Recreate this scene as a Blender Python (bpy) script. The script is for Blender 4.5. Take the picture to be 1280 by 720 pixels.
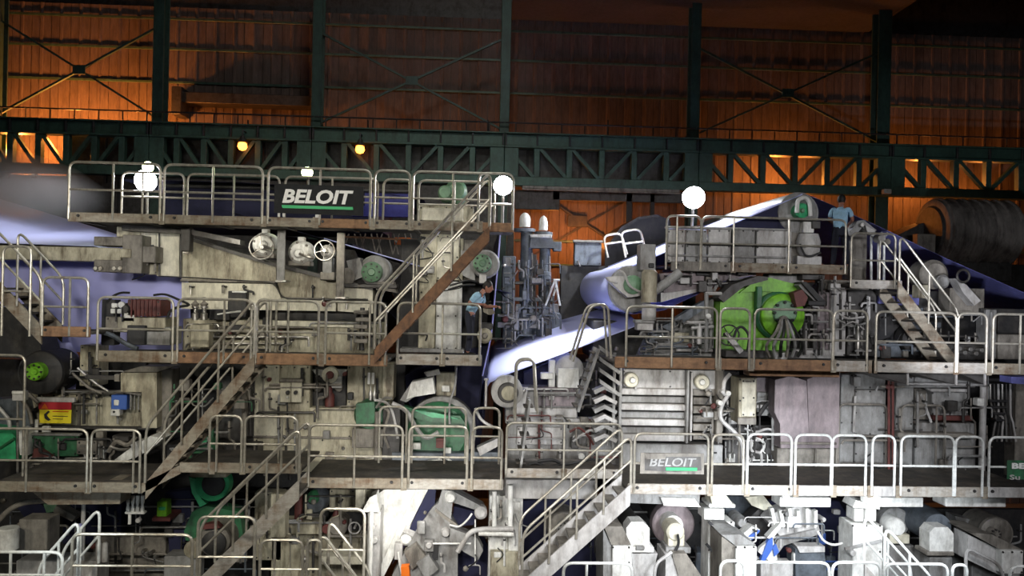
import bpy, math, random
from mathutils import Vector, Matrix
random.seed(7)
for o in list(bpy.data.objects): bpy.data.objects.remove(o)
SC = bpy.context.scene
COL = SC.collection
PI = math.pi

# ---------------------------------------------------------------- camera
F = 1000.0; CY = 366.0; EYE = 8.0
YAW = math.radians(2.6); ROLL = math.radians(1.22)
r0 = Vector((math.cos(YAW), -math.sin(YAW), 0)); FWD = Vector((math.sin(YAW), math.cos(YAW), 0)); UP0 = Vector((0, 0, 1))
RT = r0*math.cos(ROLL) + UP0*math.sin(ROLL); UP = UP0*math.cos(ROLL) - r0*math.sin(ROLL)
cam = bpy.data.cameras.new('camera'); co = bpy.data.objects.new('camera', cam); COL.objects.link(co)
M = Matrix((RT, UP, -FWD)).transposed().to_4x4(); M.translation = Vector((0, 0, EYE))
co.matrix_world = M
cam.sensor_width = 36; cam.lens = F/1280*36; cam.shift_y = (CY-360)/1280
cam.clip_end = 200
SC.camera = co

# ---------------------------------------------------------------- world, exposure, hall lamps
SC.view_settings.view_transform = 'Standard'; SC.view_settings.look = 'None'
SC.view_settings.gamma = 1; SC.view_settings.use_curve_mapping = False
SC.view_settings.exposure = 0.0
w = bpy.data.worlds.new('night'); SC.world = w; w.use_nodes = True
w.node_tree.nodes['Background'].inputs[0].default_value = (0.25, 0.3, 0.4, 1)
w.node_tree.nodes['Background'].inputs[1].default_value = 0.004

def W(px, py, Y):
    """point seen at photo pixel (px,py) on the vertical plane at distance Y"""
    d = FWD + RT*((px-640)/F) + UP*((CY-py)/F)
    return Vector((0, 0, EYE)) + d*(Y/d.y)

KH = 1.55
def lamp(kind, name, loc, target, energy, color, size=1.0, spot=None, blend=.5):
    l = bpy.data.lights.new(name, kind); l.energy = energy; l.color = color
    if kind == 'AREA': l.shape = 'SQUARE'; l.size = size
    else: l.shadow_soft_size = size
    if spot: l.spot_size = math.radians(spot); l.spot_blend = blend
    o = bpy.data.objects.new(name, l); COL.objects.link(o); o.location = loc
    if target is not None:
        o.rotation_euler = (Vector(target)-Vector(loc)).to_track_quat('-Z', 'Y').to_euler()
    return o
# flood lamps on the operator side, at crane height, tilted down on to the machine
for x, e, c in ((-11, 900, (1.0, .93, .76)), (-6, 1500, (1.0, .94, .80)), (-1, 1300, (1.0, .95, .86)), (4, 1100, (1.0, .96, .92)), (9, 1100, (.97, .96, 1.0)), (13, 700, (.97, .97, 1.0))):
    lamp('SPOT', 'hall_lamp', (x, 4, 10.0), (x*.97, 18.5, 5.2), e*KH, c, .5, 58, .55)
lamp('AREA', 'overhead_light', (0, 8, 18.2), (0, 28, 13.5), 140, (.85, .95, .88), 2)  # unseen fill added to brighten the girder and columns
lamp('AREA', 'overhead_light', (0, 15.5, 21), (0, 18, 5), 500*KH, (1, .96, .9), 3)
# lamps at floor level on the operator side (they light the press pits and the foreground rails)
for px, e, c in ((30, 110, (.85, .95, 1)), (500, 620, (1, .98, .93)), (640, 130, (1, .97, .92)), (800, 480, (.95, .97, 1)), (960, 760, (.90, .95, 1)), (1085, 1000, (.90, .95, 1)), (1230, 700, (.88, .94, 1))):
    p = W(px, 640, 12.6); lamp('SPOT', 'pit_lamp', p, p+Vector((0, 5, -1.6)), e, c, .3, 75, .6)
# lamps under the middle gangway, thrown on to the left chest and the right press wall
for px, py, Y, e, c in ((500, 622, 17.0, 85, (1, .98, .92)), (800, 472, 17.2, 26, (1, .97, .9)), (880, 474, 17.2, 20, (1, .97, .9)), (1085, 630, 16.3, 40, (.92, .96, 1)), (1010, 478, 17.0, 14, (.97, .95, 1)), (1100, 484, 17.0, 12, (.96, .97, 1)), (1210, 486, 17.0, 10, (.95, .97, 1)), (690, 470, 17.0, 10, (.95, .97, 1)), (350, 468, 17.4, 12, (1, .95, .8)), (130, 455, 17.4, 9, (1, .95, .8)), (290, 296, 17.6, 26, (1, .95, .8)), (400, 300, 17.6, 20, (1, .95, .8)), (556, 304, 17.6, 26, (1, .96, .85))):
    p = W(px, py, Y); lamp('AREA', 'gangway_lamp', p, p+Vector((0, 1.0, -1.0)), e*.38, c, .4)
# sodium lamps of the far aisle, standing between the crane girder and the rear wall
for px, py, Y, e in ((20, 190, 29.4, 800), (95, 160, 29.4, 700), (165, 175, 29.4, 520), (303, 215, 29.6, 90), (452, 215, 29.6, 110), (560, 235, 29.6, 60), (735, 300, 29.6, 240), (690, 285, 29.6, 110),
                  (968, 226, 30.0, 230), (1005, 240, 30.0, 130), (1148, 230, 30.0, 210), (1225, 250, 30.0, 110), (1000, 290, 29.6, 70), (1190, 380, 29.2, 120)):
    lamp('POINT', 'sodium_light', W(px, py, Y), None, e*.85, (1, .30, .05), .15)

# ---------------------------------------------------------------- materials
MATS = {}
def mat(name, col, rough=.6, metal=0.0, grime=None, amt=.5, scale=1.6, streak=1.0, bump=.15, fine=.32, emit=None, trans=0, drip=1.0):
    m = bpy.data.materials.new(name); m.use_nodes = True; nt = m.node_tree; b = nt.nodes['Principled BSDF']
    L = nt.links.new
    b.inputs['Roughness'].default_value = rough; b.inputs['Metallic'].default_value = metal
    c4 = (*col, 1)
    b.inputs['Base Color'].default_value = c4
    if emit:
        b.inputs['Emission Color'].default_value = (*emit[0], 1); b.inputs['Emission Strength'].default_value = emit[1]
    if grime is not None:
        tc = nt.nodes.new('ShaderNodeNewGeometry')
        mp = nt.nodes.new('ShaderNodeMapping'); mp.inputs['Scale'].default_value = (1, 1, streak)
        L(tc.outputs['Position'], mp.inputs['Vector'])
        n1 = nt.nodes.new('ShaderNodeTexNoise'); n1.inputs['Scale'].default_value = scale; n1.inputs['Detail'].default_value = 7; n1.inputs['Roughness'].default_value = .66
        L(mp.outputs[0], n1.inputs['Vector'])
        cr = nt.nodes.new('ShaderNodeValToRGB'); cr.color_ramp.elements[0].position = .60-.25*amt; cr.color_ramp.elements[1].position = .72-.12*amt
        L(n1.outputs['Fac'], cr.inputs[0])
        n2 = nt.nodes.new('ShaderNodeTexNoise'); n2.inputs['Scale'].default_value = 8; n2.inputs['Detail'].default_value = 8; n2.inputs['Roughness'].default_value = .7
        L(mp.outputs[0], n2.inputs['Vector'])
        mr = nt.nodes.new('ShaderNodeMapRange'); mr.inputs[3].default_value = 1-fine; mr.inputs[4].default_value = 1+fine*.6
        mr.inputs[1].default_value = .3; mr.inputs[2].default_value = .7
        L(n2.outputs['Fac'], mr.inputs[0])
        mx = nt.nodes.new('ShaderNodeMix'); mx.data_type = 'RGBA'
        mx.inputs[6].default_value = c4; mx.inputs[7].default_value = (*grime, 1)
        mm = nt.nodes.new('ShaderNodeMath'); mm.operation = 'MULTIPLY'; mm.inputs[1].default_value = .35+.6*amt; mm.use_clamp = True
        L(cr.outputs[0], mm.inputs[0]); L(mm.outputs[0], mx.inputs[0])
        mp3 = nt.nodes.new('ShaderNodeMapping'); mp3.inputs['Scale'].default_value = (3.2, 3.2, .55); L(tc.outputs['Position'], mp3.inputs['Vector'])
        n3 = nt.nodes.new('ShaderNodeTexNoise'); n3.inputs['Scale'].default_value = 1.5; n3.inputs['Detail'].default_value = 6; n3.inputs['Roughness'].default_value = .72; L(mp3.outputs[0], n3.inputs['Vector'])
        c3 = nt.nodes.new('ShaderNodeValToRGB'); c3.color_ramp.elements[0].position = .50; c3.color_ramp.elements[1].position = .70; L(n3.outputs['Fac'], c3.inputs[0])
        q3 = nt.nodes.new('ShaderNodeMath'); q3.operation = 'MULTIPLY_ADD'; q3.inputs[1].default_value = drip*amt*1.3; L(c3.outputs[0], q3.inputs[0]); L(mm.outputs[0], q3.inputs[2])
        q4 = nt.nodes.new('ShaderNodeMath'); q4.operation = 'MINIMUM'; q4.inputs[1].default_value = .94; L(q3.outputs[0], q4.inputs[0]); L(q4.outputs[0], mx.inputs[0])
        m2 = nt.nodes.new('ShaderNodeVectorMath'); m2.operation = 'SCALE'
        L(mx.outputs[2], m2.inputs[0]); L(mr.outputs[0], m2.inputs['Scale'])
        L(m2.outputs[0], b.inputs['Base Color'])
        if bump:
            bp = nt.nodes.new('ShaderNodeBump'); bp.inputs['Strength'].default_value = bump; bp.inputs['Distance'].default_value = .03
            L(n2.outputs['Fac'], bp.inputs['Height']); L(bp.outputs[0], b.inputs['Normal'])
    if trans:
        out = nt.nodes['Material Output']; t = nt.nodes.new('ShaderNodeBsdfTranslucent'); t.inputs[0].default_value = c4
        ms = nt.nodes.new('ShaderNodeMixShader'); ms.inputs[0].default_value = trans
        L(b.outputs[0], ms.inputs[1]); L(t.outputs[0], ms.inputs[2]); L(ms.outputs[0], out.inputs['Surface'])
    MATS[name] = m
    return m
mat('rail', (.50, .475, .41), .38, .55, (.25, .2, .14), .35, 5, 1, .05)
mat('rail_white', (.74, .76, .74), .4, .1, (.4, .4, .38), .3, 5, 1, .05)
mat('plate', (.285, .255, .20), .65, .1, (.13, .075, .04), .6, 1.7, 2.5)
mat('plate_rust', (.30, .17, .09), .75, 0, (.13, .07, .04), .6, 1.9, 2)
mat('plate_pale', (.40, .38, .345), .6, .1, (.22, .17, .12), .5, 1.7, 2.5)
mat('deck', (.055, .05, .045), .7, .2, (.12, .10, .08), .6, 2.2, 1)
mat('rust', (.20, .10, .05), .8, 0, (.08, .045, .03), .6, 3, 1)
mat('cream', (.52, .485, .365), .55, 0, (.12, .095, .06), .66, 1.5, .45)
mat('cream_clean', (.66, .63, .51), .5, 0, (.3, .27, .2), .42, 1.6, .5)
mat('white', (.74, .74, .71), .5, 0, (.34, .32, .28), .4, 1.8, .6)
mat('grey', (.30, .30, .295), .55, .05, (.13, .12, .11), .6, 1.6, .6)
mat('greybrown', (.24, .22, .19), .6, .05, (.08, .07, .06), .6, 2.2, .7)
mat('grey_pale', (.50, .49, .48), .5, .05, (.22, .2, .18), .5, 1.6, .5)
mat('pinkgrey', (.25, .205, .215), .55, 0, (.12, .10, .11), .6, 1.5, .5)
mat('bluegrey', (.13, .15, .175), .5, .2, (.05, .055, .06), .5, 2.4, 1)
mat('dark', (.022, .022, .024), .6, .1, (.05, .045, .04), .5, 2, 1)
mat('darksteel', (.075, .072, .07), .5, .5, (.03, .025, .02), .5, 3, 1)
mat('steel', (.42, .41, .39), .35, .8, (.18, .15, .11), .5, 3, 1)
mat('rubber', (.014, .014, .015), .6)
mat('cable', (.012, .012, .012), .5)
mat('green', (.035, .16, .07), .45, 0, (.03, .06, .04), .5, 2.5, 1)
mat('mint', (.15, .29, .17), .45, 0, (.10, .16, .11), .45, 3, 1)
mat('lime', (.20, .52, .03), .4, 0, (.10, .22, .03), .45, 2.2, .8)
mat('emerald', (.05, .42, .18), .4, 0, (.03, .2, .1), .3, 3, 1)
mat('girder', (.050, .105, .078), .5, .1, (.03, .05, .04), .5, 1.4, .7)
mat('column_green', (.035, .075, .058), .55, .1, (.02, .035, .03), .5, 1.4, .6)
mat('cladding', (.135, .098, .084), .85, 0, (.075, .05, .042), .5, .7, .25, .05)
mat('ceiling', (.05, .043, .04), .9, 0, (.03, .028, .026), .5, .6, 1)
mat('concrete', (.16, .155, .15), .8, 0, (.07, .07, .07), .5, .8, 1)
mat('paper', (.60, .63, .93), .6, 0, trans=.3)
mat('paper_lavender', (.50, .51, .92), .6, 0, trans=.2)
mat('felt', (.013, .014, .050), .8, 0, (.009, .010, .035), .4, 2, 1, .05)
mat('felt_blue', (.19, .20, .54), .75, 0, (.15, .16, .45), .4, 2, 1, .05)
mat('royal', (.03, .033, .26), .6, 0, (.03, .03, .2), .4, 2, 1, .05)
mat('black_sign', (.014, .015, .017), .9, 0, (.022, .022, .022), .4, 3, 1, 0)
mat('lettering', (.80, .80, .78), .5)
mat('stripe_green', (.0, .40, .12), .5)
mat('red', (.45, .02, .03), .5); mat('yellow', (.80, .66, .02), .5)
mat('maroon', (.13, .035, .03), .6, 0, (.06, .02, .02), .4, 5, 1)
mat('blue', (.05, .12, .42), .45); mat('orange', (.75, .16, .01), .5)
mat('shirt', (.34, .56, .74), .85, 0, (.28, .48, .66), .4, 9, 1, .1)
mat('trousers', (.018, .02, .034), .9); mat('skin', (.34, .15, .10), .5); mat('hair', (.012, .010, .009), .6); mat('shoe', (.02, .018, .016), .5)
mat('lamp_white', (1, 1, 1), .4, emit=((.93, .96, 1), 60)); mat('lamp_green', (1, 1, 1), .4, emit=((.80, 1, .45), 14))
mat('lamp_sodium', (1, .5, .2), .4, emit=((1, .24, .03), 9))
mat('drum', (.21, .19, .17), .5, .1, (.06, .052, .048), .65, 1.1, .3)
mat('web_wire', (.12, .1, .085), .6, .4, (.05, .04, .03), .5, 4, 1)

# ---------------------------------------------------------------- mesh builder
class MB:
    def __init__(s): s.v = []; s.f = []
    def add(s, vs, fs):
        n = len(s.v); s.v += [Vector(p) for p in vs]; s.f += [tuple(i+n for i in f) for f in fs]; return s
    def box(s, a, b, ch=0.012):
        lo = [min(a[i], b[i]) for i in range(3)]; hi = [max(a[i], b[i]) for i in range(3)]
        ch = min(ch, *( .3*(hi[i]-lo[i]) for i in range(3)))
        vs = []; idx = {}
        for X in (0, 1):
            for Y in (0, 1):
                for Z in (0, 1):
                    for ax in range(3):
                        p = []
                        for k, q in enumerate((X, Y, Z)):
                            e = (lo, hi)[q][k]
                            if k != ax: e += ch if q == 0 else -ch
                            p.append(e)
                        idx[(X, Y, Z, ax)] = len(vs); vs.append(p)
        fs = []
        for ax in range(3):
            u, v = [(1, 2), (0, 2), (0, 1)][ax]
            for q in (0, 1):
                ring = []
                for a_, b_ in ((0, 0), (1, 0), (1, 1), (0, 1)):
                    k = [0, 0, 0]; k[ax] = q; k[u] = a_; k[v] = b_; ring.append(idx[(*k, ax)])
                fs.append(ring)
        for ax in range(3):
            u, v = [(1, 2), (0, 2), (0, 1)][ax]
            for a_ in (0, 1):
                for b_ in (0, 1):
                    k0 = [0, 0, 0]; k0[u] = a_; k0[v] = b_; k1 = list(k0); k1[ax] = 1
                    fs.append([idx[(*k0, u)], idx[(*k1, u)], idx[(*k1, v)], idx[(*k0, v)]])
        for X in (0, 1):
            for Y in (0, 1):
                for Z in (0, 1):
                    fs.append([idx[(X, Y, Z, 0)], idx[(X, Y, Z, 1)], idx[(X, Y, Z, 2)]])
        return s.add(vs, fs)
    def tube(s, pts, r, n=8, caps=True, r2=None):
        P = [Vector(p) for p in pts]
        if len(P) < 2: return s
        T = []
        for i in range(len(P)):
            t = (P[min(i+1, len(P)-1)]-P[max(i-1, 0)]); T.append(t.normalized() if t.length > 1e-9 else Vector((0, 0, 1)))
        ref = Vector((0, 0, 1)) if abs(T[0].z) < .9 else Vector((0, 1, 0))
        u = T[0].cross(ref).normalized(); vs = []; fs = []
        for i, p in enumerate(P):
            u = (u - T[i]*u.dot(T[i])).normalized(); v = T[i].cross(u)
            rr = r if r2 is None else r+(r2-r)*i/(len(P)-1)
            k = 1.0
            if 0 < i < len(P)-1:
                c = (P[i]-P[i-1]).normalized().dot((P[i+1]-P[i]).normalized()); k = 1/max(.6, math.sqrt(max(.05, (1+c)/2)))
            for j in range(n):
                a = 2*PI*j/n; vs.append(p+(u*math.cos(a)+v*math.sin(a))*rr*(1 if k < 1.02 else (1+k)/2))
        for i in range(len(P)-1):
            for j in range(n):
                a = i*n+j; b = i*n+(j+1) % n; fs.append((a, b, b+n, a+n))
        if caps: fs.append(tuple(range(n-1, -1, -1))); m = (len(P)-1)*n; fs.append(tuple(range(m, m+n)))
        return s.add(vs, fs)
    def lathe(s, c, axis, prof, n=24):
        """prof: list of (distance along axis, radius)"""
        ax = Vector(axis).normalized(); ref = Vector((0, 0, 1)) if abs(ax.z) < .9 else Vector((1, 0, 0))
        u = ax.cross(ref).normalized(); v = ax.cross(u); c = Vector(c); vs = []; fs = []
        for d, r in prof:
            for j in range(n):
                a = 2*PI*j/n; vs.append(c+ax*d+(u*math.cos(a)+v*math.sin(a))*max(r, 1e-4))
        for i in range(len(prof)-1):
            for j in range(n):
                a = i*n+j; b = i*n+(j+1) % n; fs.append((a, b, b+n, a+n))
        fs.append(tuple(range(n-1, -1, -1))); m = (len(prof)-1)*n; fs.append(tuple(range(m, m+n)))
        return s.add(vs, fs)
    def prism(s, poly, off):
        off = Vector(off); n = len(poly); P = [Vector(p) for p in poly]
        vs = P + [p+off for p in P]
        fs = [tuple(range(n)), tuple(range(2*n-1, n-1, -1))] + [(i, i+n, (i+1) % n+n, (i+1) % n) for i in range(n)]
        return s.add(vs, fs)
    def bar(s, p0, p1, w, h, up=(0, 0, 1), ch=0):
        """rectangular bar from p0 to p1, w across, h along 'up'"""
        p0 = Vector(p0); p1 = Vector(p1); t = (p1-p0).normalized(); up = Vector(up)
        a = t.cross(up).normalized()*w/2; b = a.cross(t).normalized()*h/2
        vs = [p+x*a+y*b for p in (p0, p1) for x, y in ((-1, -1), (1, -1), (1, 1), (-1, 1))]
        return s.add(vs, [(0, 1, 2, 3), (7, 6, 5, 4), (0, 4, 5, 1), (1, 5, 6, 2), (2, 6, 7, 3), (3, 7, 4, 0)])
    def sheet(s, path, off, th=.006, nseg=1):
        """thin web: path (world points of the near edge), swept by vector off"""
        P = [Vector(p) for p in path]; off = Vector(off); vs = []; fs = []; n = len(P)
        N = []
        for i in range(n):
            t = (P[min(i+1, n-1)]-P[max(i-1, 0)]).normalized(); N.append(t.cross(off).normalized()*th)
        for k in range(nseg+1):
            o = off*(k/nseg)
            vs += [p+o for p in P]+[p+o+N[i] for i, p in enumerate(P)]
        for k in range(nseg):
            A = k*2*n; B = A+2*n
            for i in range(n-1):
                fs.append((A+i, A+i+1, B+i+1, B+i)); fs.append((A+n+i, B+n+i, B+n+i+1, A+n+i+1))
            fs.append((A, B, B+n, A+n)); fs.append((A+n-1, A+2*n-1, B+2*n-1, B+n-1))
        for i in range(n-1):
            fs.append((i, n+i, n+i+1, i+1)); B = nseg*2*n; fs.append((B+i, B+i+1, B+n+i+1, B+n+i))
        return s.add(vs, fs)
    def bbox(s):
        return [min(v[i] for v in s.v) for i in range(3)], [max(v[i] for v in s.v) for i in range(3)]

def bend(pts, r, n=4):
    """round the corners of a polyline"""
    P = [Vector(p) for p in pts]; out = [P[0]]
    for i in range(1, len(P)-1):
        a = (P[i-1]-P[i]); b = (P[i+1]-P[i]); q = min(r, a.length*.45, b.length*.45)
        p0 = P[i]+a.normalized()*q; p1 = P[i]+b.normalized()*q
        for k in range(n+1):
            t = k/n; out.append(p0*(1-t)**2+P[i]*2*t*(1-t)+p1*t*t)
    return out+[P[-1]]

ROOT = {}
def link(name, mb, m, root_loc, parent=None, sharp=40):
    me = bpy.data.meshes.new(name); rl = Vector(root_loc)
    me.from_pydata([v-rl for v in mb.v], [], mb.f)
    me.polygons.foreach_set('use_smooth', [True]*len(me.polygons)); me.set_sharp_from_angle(angle=math.radians(sharp))
    me.materials.append(MATS[m] if isinstance(m, str) else m); me.update()
    o = bpy.data.objects.new(name, me); COL.objects.link(o)
    if parent is not None: o.parent = parent
    else: o.location = rl
    return o
SEEN = {}
def props(o, label, cat, group=None, kind=None):
    if label:
        if label in SEEN and not (group and SEEN[label] == group): print('DUP LABEL', label)
        SEEN[label] = group
        nw = len(label.split())
        if nw < 4 or nw > 16: print('LABEL LEN', nw, label)
        o['label'] = label
    if cat: o['category'] = cat
    if group: o['group'] = group
    if kind: o['kind'] = kind
def base_of(mbs):
    lo = [1e9]*3; hi = [-1e9]*3
    for b in mbs:
        a, c = b.bbox()
        for i in range(3): lo[i] = min(lo[i], a[i]); hi[i] = max(hi[i], c[i])
    return Vector(((lo[0]+hi[0])/2, (lo[1]+hi[1])/2, lo[2]))
def thing(name, label, cat, parts, group=None, kind=None):
    """parts: list of (part name, MB, material[, part label]); 'a>b' makes b a sub-part of the last a"""
    parts = [p for p in parts if p[1].v]
    loc = base_of([p[1] for p in parts])
    if len(parts) == 1:
        o = link(name, parts[0][1], parts[0][2], loc); props(o, label, cat, group, kind); return o
    e = bpy.data.objects.new(name, None); COL.objects.link(e); e.location = loc; e.empty_display_size = .1
    props(e, label, cat, group, kind); last = {}
    for p in parts:
        nm = p[0].split('>')
        par = e if len(nm) == 1 else last[nm[0]]
        o = link(nm[-1], p[1], p[2], loc, par)
        if len(nm) == 1: last[nm[0]] = o
        if len(p) > 3: o['label'] = p[3]
    return e

# ---------------------------------------------------------------- part specs in photo coordinates + distance
def S(Y): return Y/F
def build(spec):
    k = spec[0]; mb = MB()
    if k == 'B':      # box  x0,y0,x1,y1,Y,d
        _, nm, m, x0, y0, x1, y1, Y, d = spec[:9]
        c = W((x0+x1)/2, (y0+y1)/2, Y); hw = (x1-x0)/2*S(Y); hh = (y1-y0)/2*S(Y)
        mb.box((c.x-hw, Y, max(0, c.z-hh)), (c.x+hw, Y+d, c.z+hh), .015)
    elif k == 'P':    # prism  polygon, Y, d
        _, nm, m, poly, Y, d = spec[:6]
        mb.prism([W(x, y, Y) for x, y in poly], (0, d, 0))
    elif k == 'T':    # tube  pts(px,py,Y), r [,bend radius]
        _, nm, m, pts, r = spec[:5]
        P = [W(*p) for p in pts]
        if len(P) > 2: P = bend(P, spec[5] if len(spec) > 5 and not isinstance(spec[5], str) else .18)
        mb.tube(P, r, 7 if r < .05 else 12)
    elif k == 'H':    # hose: smooth curve through points
        _, nm, m, pts, r = spec[:5]
        P = [W(*p) for p in pts]; Q = []
        for i in range(len(P)-1):
            a = P[max(i-1, 0)]; b = P[i]; c = P[i+1]; d = P[min(i+2, len(P)-1)]
            for t in (0, .25, .5, .75):
                Q.append(.5*((2*b)+(c-a)*t+(2*a-5*b+4*c-d)*t*t+(3*b-a-3*c+d)*t**3))
        mb.tube(Q+[P[-1]], r, 6)
    elif k == 'C':    # cylinder along Y  px,py,Y,d,rpx [,rpx at back]
        _, nm, m, px, py, Y, d, r = spec[:8]
        ra = r*S(Y); rb = (spec[8]*S(Y) if len(spec) > 8 and not isinstance(spec[8], str) else ra); c = min(.02, d*.2, ra*.2)
        mb.lathe(W(px, py, Y), (0, 1, 0), [(0, ra-c), (c, ra), (d-c, rb), (d, rb-c)], 12 if r < 6 else 28)
    elif k == 'L':    # lathe along Y  px,py,Y,[(d metres, r px)]
        _, nm, m, px, py, Y, pr = spec[:7]
        mb.lathe(W(px, py, Y), (0, 1, 0), [(d, r*S(Y)) for d, r in pr], 28)
    elif k == 'V':    # lathe upright  px,py(base),Y,[(up px, r px)]
        _, nm, m, px, py, Y, pr = spec[:7]
        mb.lathe(W(px, py, Y), (0, 0, 1), [(d*S(Y), r*S(Y)) for d, r in pr], 20)
    elif k == 'X':    # bar between two points p0,p1,w,h
        _, nm, m, a, b, w_, h_ = spec[:7]
        mb.bar(W(*a), W(*b), w_, h_, (0, 1, 0) if abs((W(*b)-W(*a)).normalized().y) < .9 else (0, 0, 1))
    elif k == 'S':    # web: near edge path px, Y0, Y1
        _, nm, m, path, Y0, Y1 = spec[:6]
        mb.sheet([W(x, y, Y0) for x, y in path], (0, Y1-Y0, 0))
    elif k == 'Q':    # web between two edges, each with its own distance
        _, nm, m, p0, Y0, p1, Y1 = spec[:7]
        A = [W(x, y, Y0) for x, y in p0]; B = [W(x, y, Y1) for x, y in p1]; n = len(A); th = Vector((0, 0, .008))
        vs = A+B+[v+th for v in A]+[v+th for v in B]
        fs = [(i, i+1, n+i+1, n+i) for i in range(n-1)]+[(2*n+i, 3*n+i, 3*n+i+1, 2*n+i+1) for i in range(n-1)]+[(i, 2*n+i, 2*n+i+1, i+1) for i in range(n-1)]+[(n+i, n+i+1, 3*n+i+1, 3*n+i) for i in range(n-1)]
        mb.add(vs, fs)
    elif k == 'O':    # torus facing the camera: px,py,Y,Rpx,r
        _, nm, m, px, py, Y, R, r = spec[:8]
        c = W(px, py, Y); R *= S(Y); n = 24
        ring = [c+Vector((math.cos(2*PI*i/n)*R, 0, math.sin(2*PI*i/n)*R)) for i in range(n+1)]
        mb.tube(ring, r, 7, False)
    elif k == 'M': return (spec[1], spec[2], spec[3])
    return (spec[1], mb, spec[2])
BOLTED = {'wall_panel', 'side_panel', 'panel', 'lower_panel', 'upper_panel', 'bottom_panel', 'door', 'machine_box', 'top_panel', 'front_panel', 'front', 'plate', 'main_plate', 'foot_plate', 'base_panel', 'body', 'column', 'lower_beam'}
def dress(x0, y0, x1, y1, Y, n, seed, mats=('darksteel', 'greybrown', 'grey', 'steel', 'dark')):
    """pipework, conduits and small fittings fixed to a frame: parts for that frame"""
    R = random.Random(seed); out = []
    for i in range(n):
        k = R.random(); x = R.uniform(x0, x1); y = R.uniform(y0, y1); m = R.choice(mats); yy = Y-R.uniform(.03, .14)
        if k < .36:
            ln = R.uniform(.3, .8)*(y1-y0); a = max(y0, y-ln/2); b = min(y1, y+ln/2); r = R.uniform(.012, .035)
            j = R.choice((-1, 1))*R.uniform(4, 14)
            out.append(('T', 'conduit', m, [(x, a, yy), (x, b, yy)] if R.random() < .5 else [(x, a, yy), (x, (a+b)/2, yy), (x+j, (a+b)/2+3, yy), (x+j, b, yy)], r, .06))
            out.append(('B', 'pipe_clamp', 'darksteel', x-2.2, (a*.8+b*.2)-1.2, x+2.2, (a*.8+b*.2)+1.2, yy-.03, Y-yy+.06))
        elif k < .62:
            ln = R.uniform(.2, .6)*(x1-x0); a = max(x0, x-ln/2); b = min(x1, x+ln/2)
            out.append(('T', 'conduit', m, [(a, y, yy), (b, y, yy)] if R.random() < .4 else [(a, y, yy), (a+2, y-5, yy), (b, y-5, yy), (b, y+7, yy)], R.uniform(.012, .03), .06))
        elif k < .76:
            out.append(('H', 'cable', R.choice(('cable', 'rubber', 'grey')), [(x, y, yy), (x+R.uniform(-12, 12), y+R.uniform(5, 14), yy-.04), (x+R.uniform(-18, 18), y+R.uniform(6, 20), yy)], R.uniform(.012, .02)))
        elif k < .9:
            w_ = R.uniform(2.5, 7); h_ = R.uniform(2.5, 8); out.append(('B', 'fitting', m, x-w_, y-h_, x+w_, y+h_, yy, Y-yy+.05))
        else:
            q = R.uniform(1.8, 4); out.append(('L', 'valve', R.choice(('steel', 'grey', 'greybrown', 'maroon')), x, y, yy-.05, [(0, q*.5), (.03, q), (.08, q), (.1, q*.5), (Y-yy+.08, q*.5)]))
    return out
def TH(name, label, cat, specs, group=None, kind=None):
    parts = []
    for s in specs:
        p = build(s)
        parts.append(p)
        if s[0] == 'B' and s[1] in BOLTED and s[5]-s[3] > 15 and s[6]-s[4] > 14 and len(specs) > 1:
            _, nm, m, x0, y0, x1, y1, Y, d = s[:9]
            y1 = min(y1, 725); pts = [(x0+2.5, y0+2.5), (x1-2.5, y0+2.5), (x0+2.5, y1-2.5), (x1-2.5, y1-2.5)]
            if x1-x0 > 26: pts += [((x0+x1)/2, y0+2.5), ((x0+x1)/2, y1-2.5)]
            if y1-y0 > 30: pts += [(x0+2.5, (y0+y1)/2), (x1-2.5, (y0+y1)/2)]
            for x, y in pts:
                parts.append((nm+'>bolt', MB().lathe(W(x, y, Y-.02), (0, 1, 0), [(0, .016), (.008, .022), (.025, .022)], 6), 'darksteel'))
    return thing(name, label, cat, parts, group, kind)
ORD = ['first', 'second', 'third', 'fourth', 'fifth', 'sixth', 'seventh', 'eighth', 'ninth', 'tenth', 'eleventh', 'twelfth']
# ================================================================ building
def struct(name, mb, m):
    o = link(name, mb, m, base_of([mb])); o['kind'] = 'structure'; return o
YW = 31.0; YG = 28.0
def X_at(px, Y, py=300): return W(px, py, Y).x
def Z_at(py, Y, px=640): return W(px, py, Y).z
struct('floor', MB().box((-24, -2, -.2), (26, 32, 0)), 'concrete')
zc = Z_at(24, YW)
# rear wall: backing with single cladding sheets in front of it
back = MB().box((-24, YW+.12, 0), (26, YW+.3, zc+4)); bo = link('wall_back', back, 'darksteel', (0, YW, 0)); bo['kind'] = 'structure'
shared = None
zg = Z_at(172, YW)
for tier, (za, zb) in enumerate(((0.02, zg-.02), (zg+.02, zc))):
    x = X_at(-40, YW)
    while x < X_at(1330, YW):
        wd = .72
        mb = MB(); h = .035
        # folded sheet: flat pans with a raised rib
        prof = [(0, 0), (wd*.40, 0), (wd*.45, -h), (wd*.55, -h), (wd*.60, 0), (wd-.02, 0)]
        pts = [Vector((x+a, YW+.06+b+random.uniform(-.006, .006), za)) for a, b in prof]
        mb.sheet(pts, (0, 0, zb-za), .01)
        o = link('cladding_sheet', mb, 'cladding', (0, YW, 0), bo)
        x += wd
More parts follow.
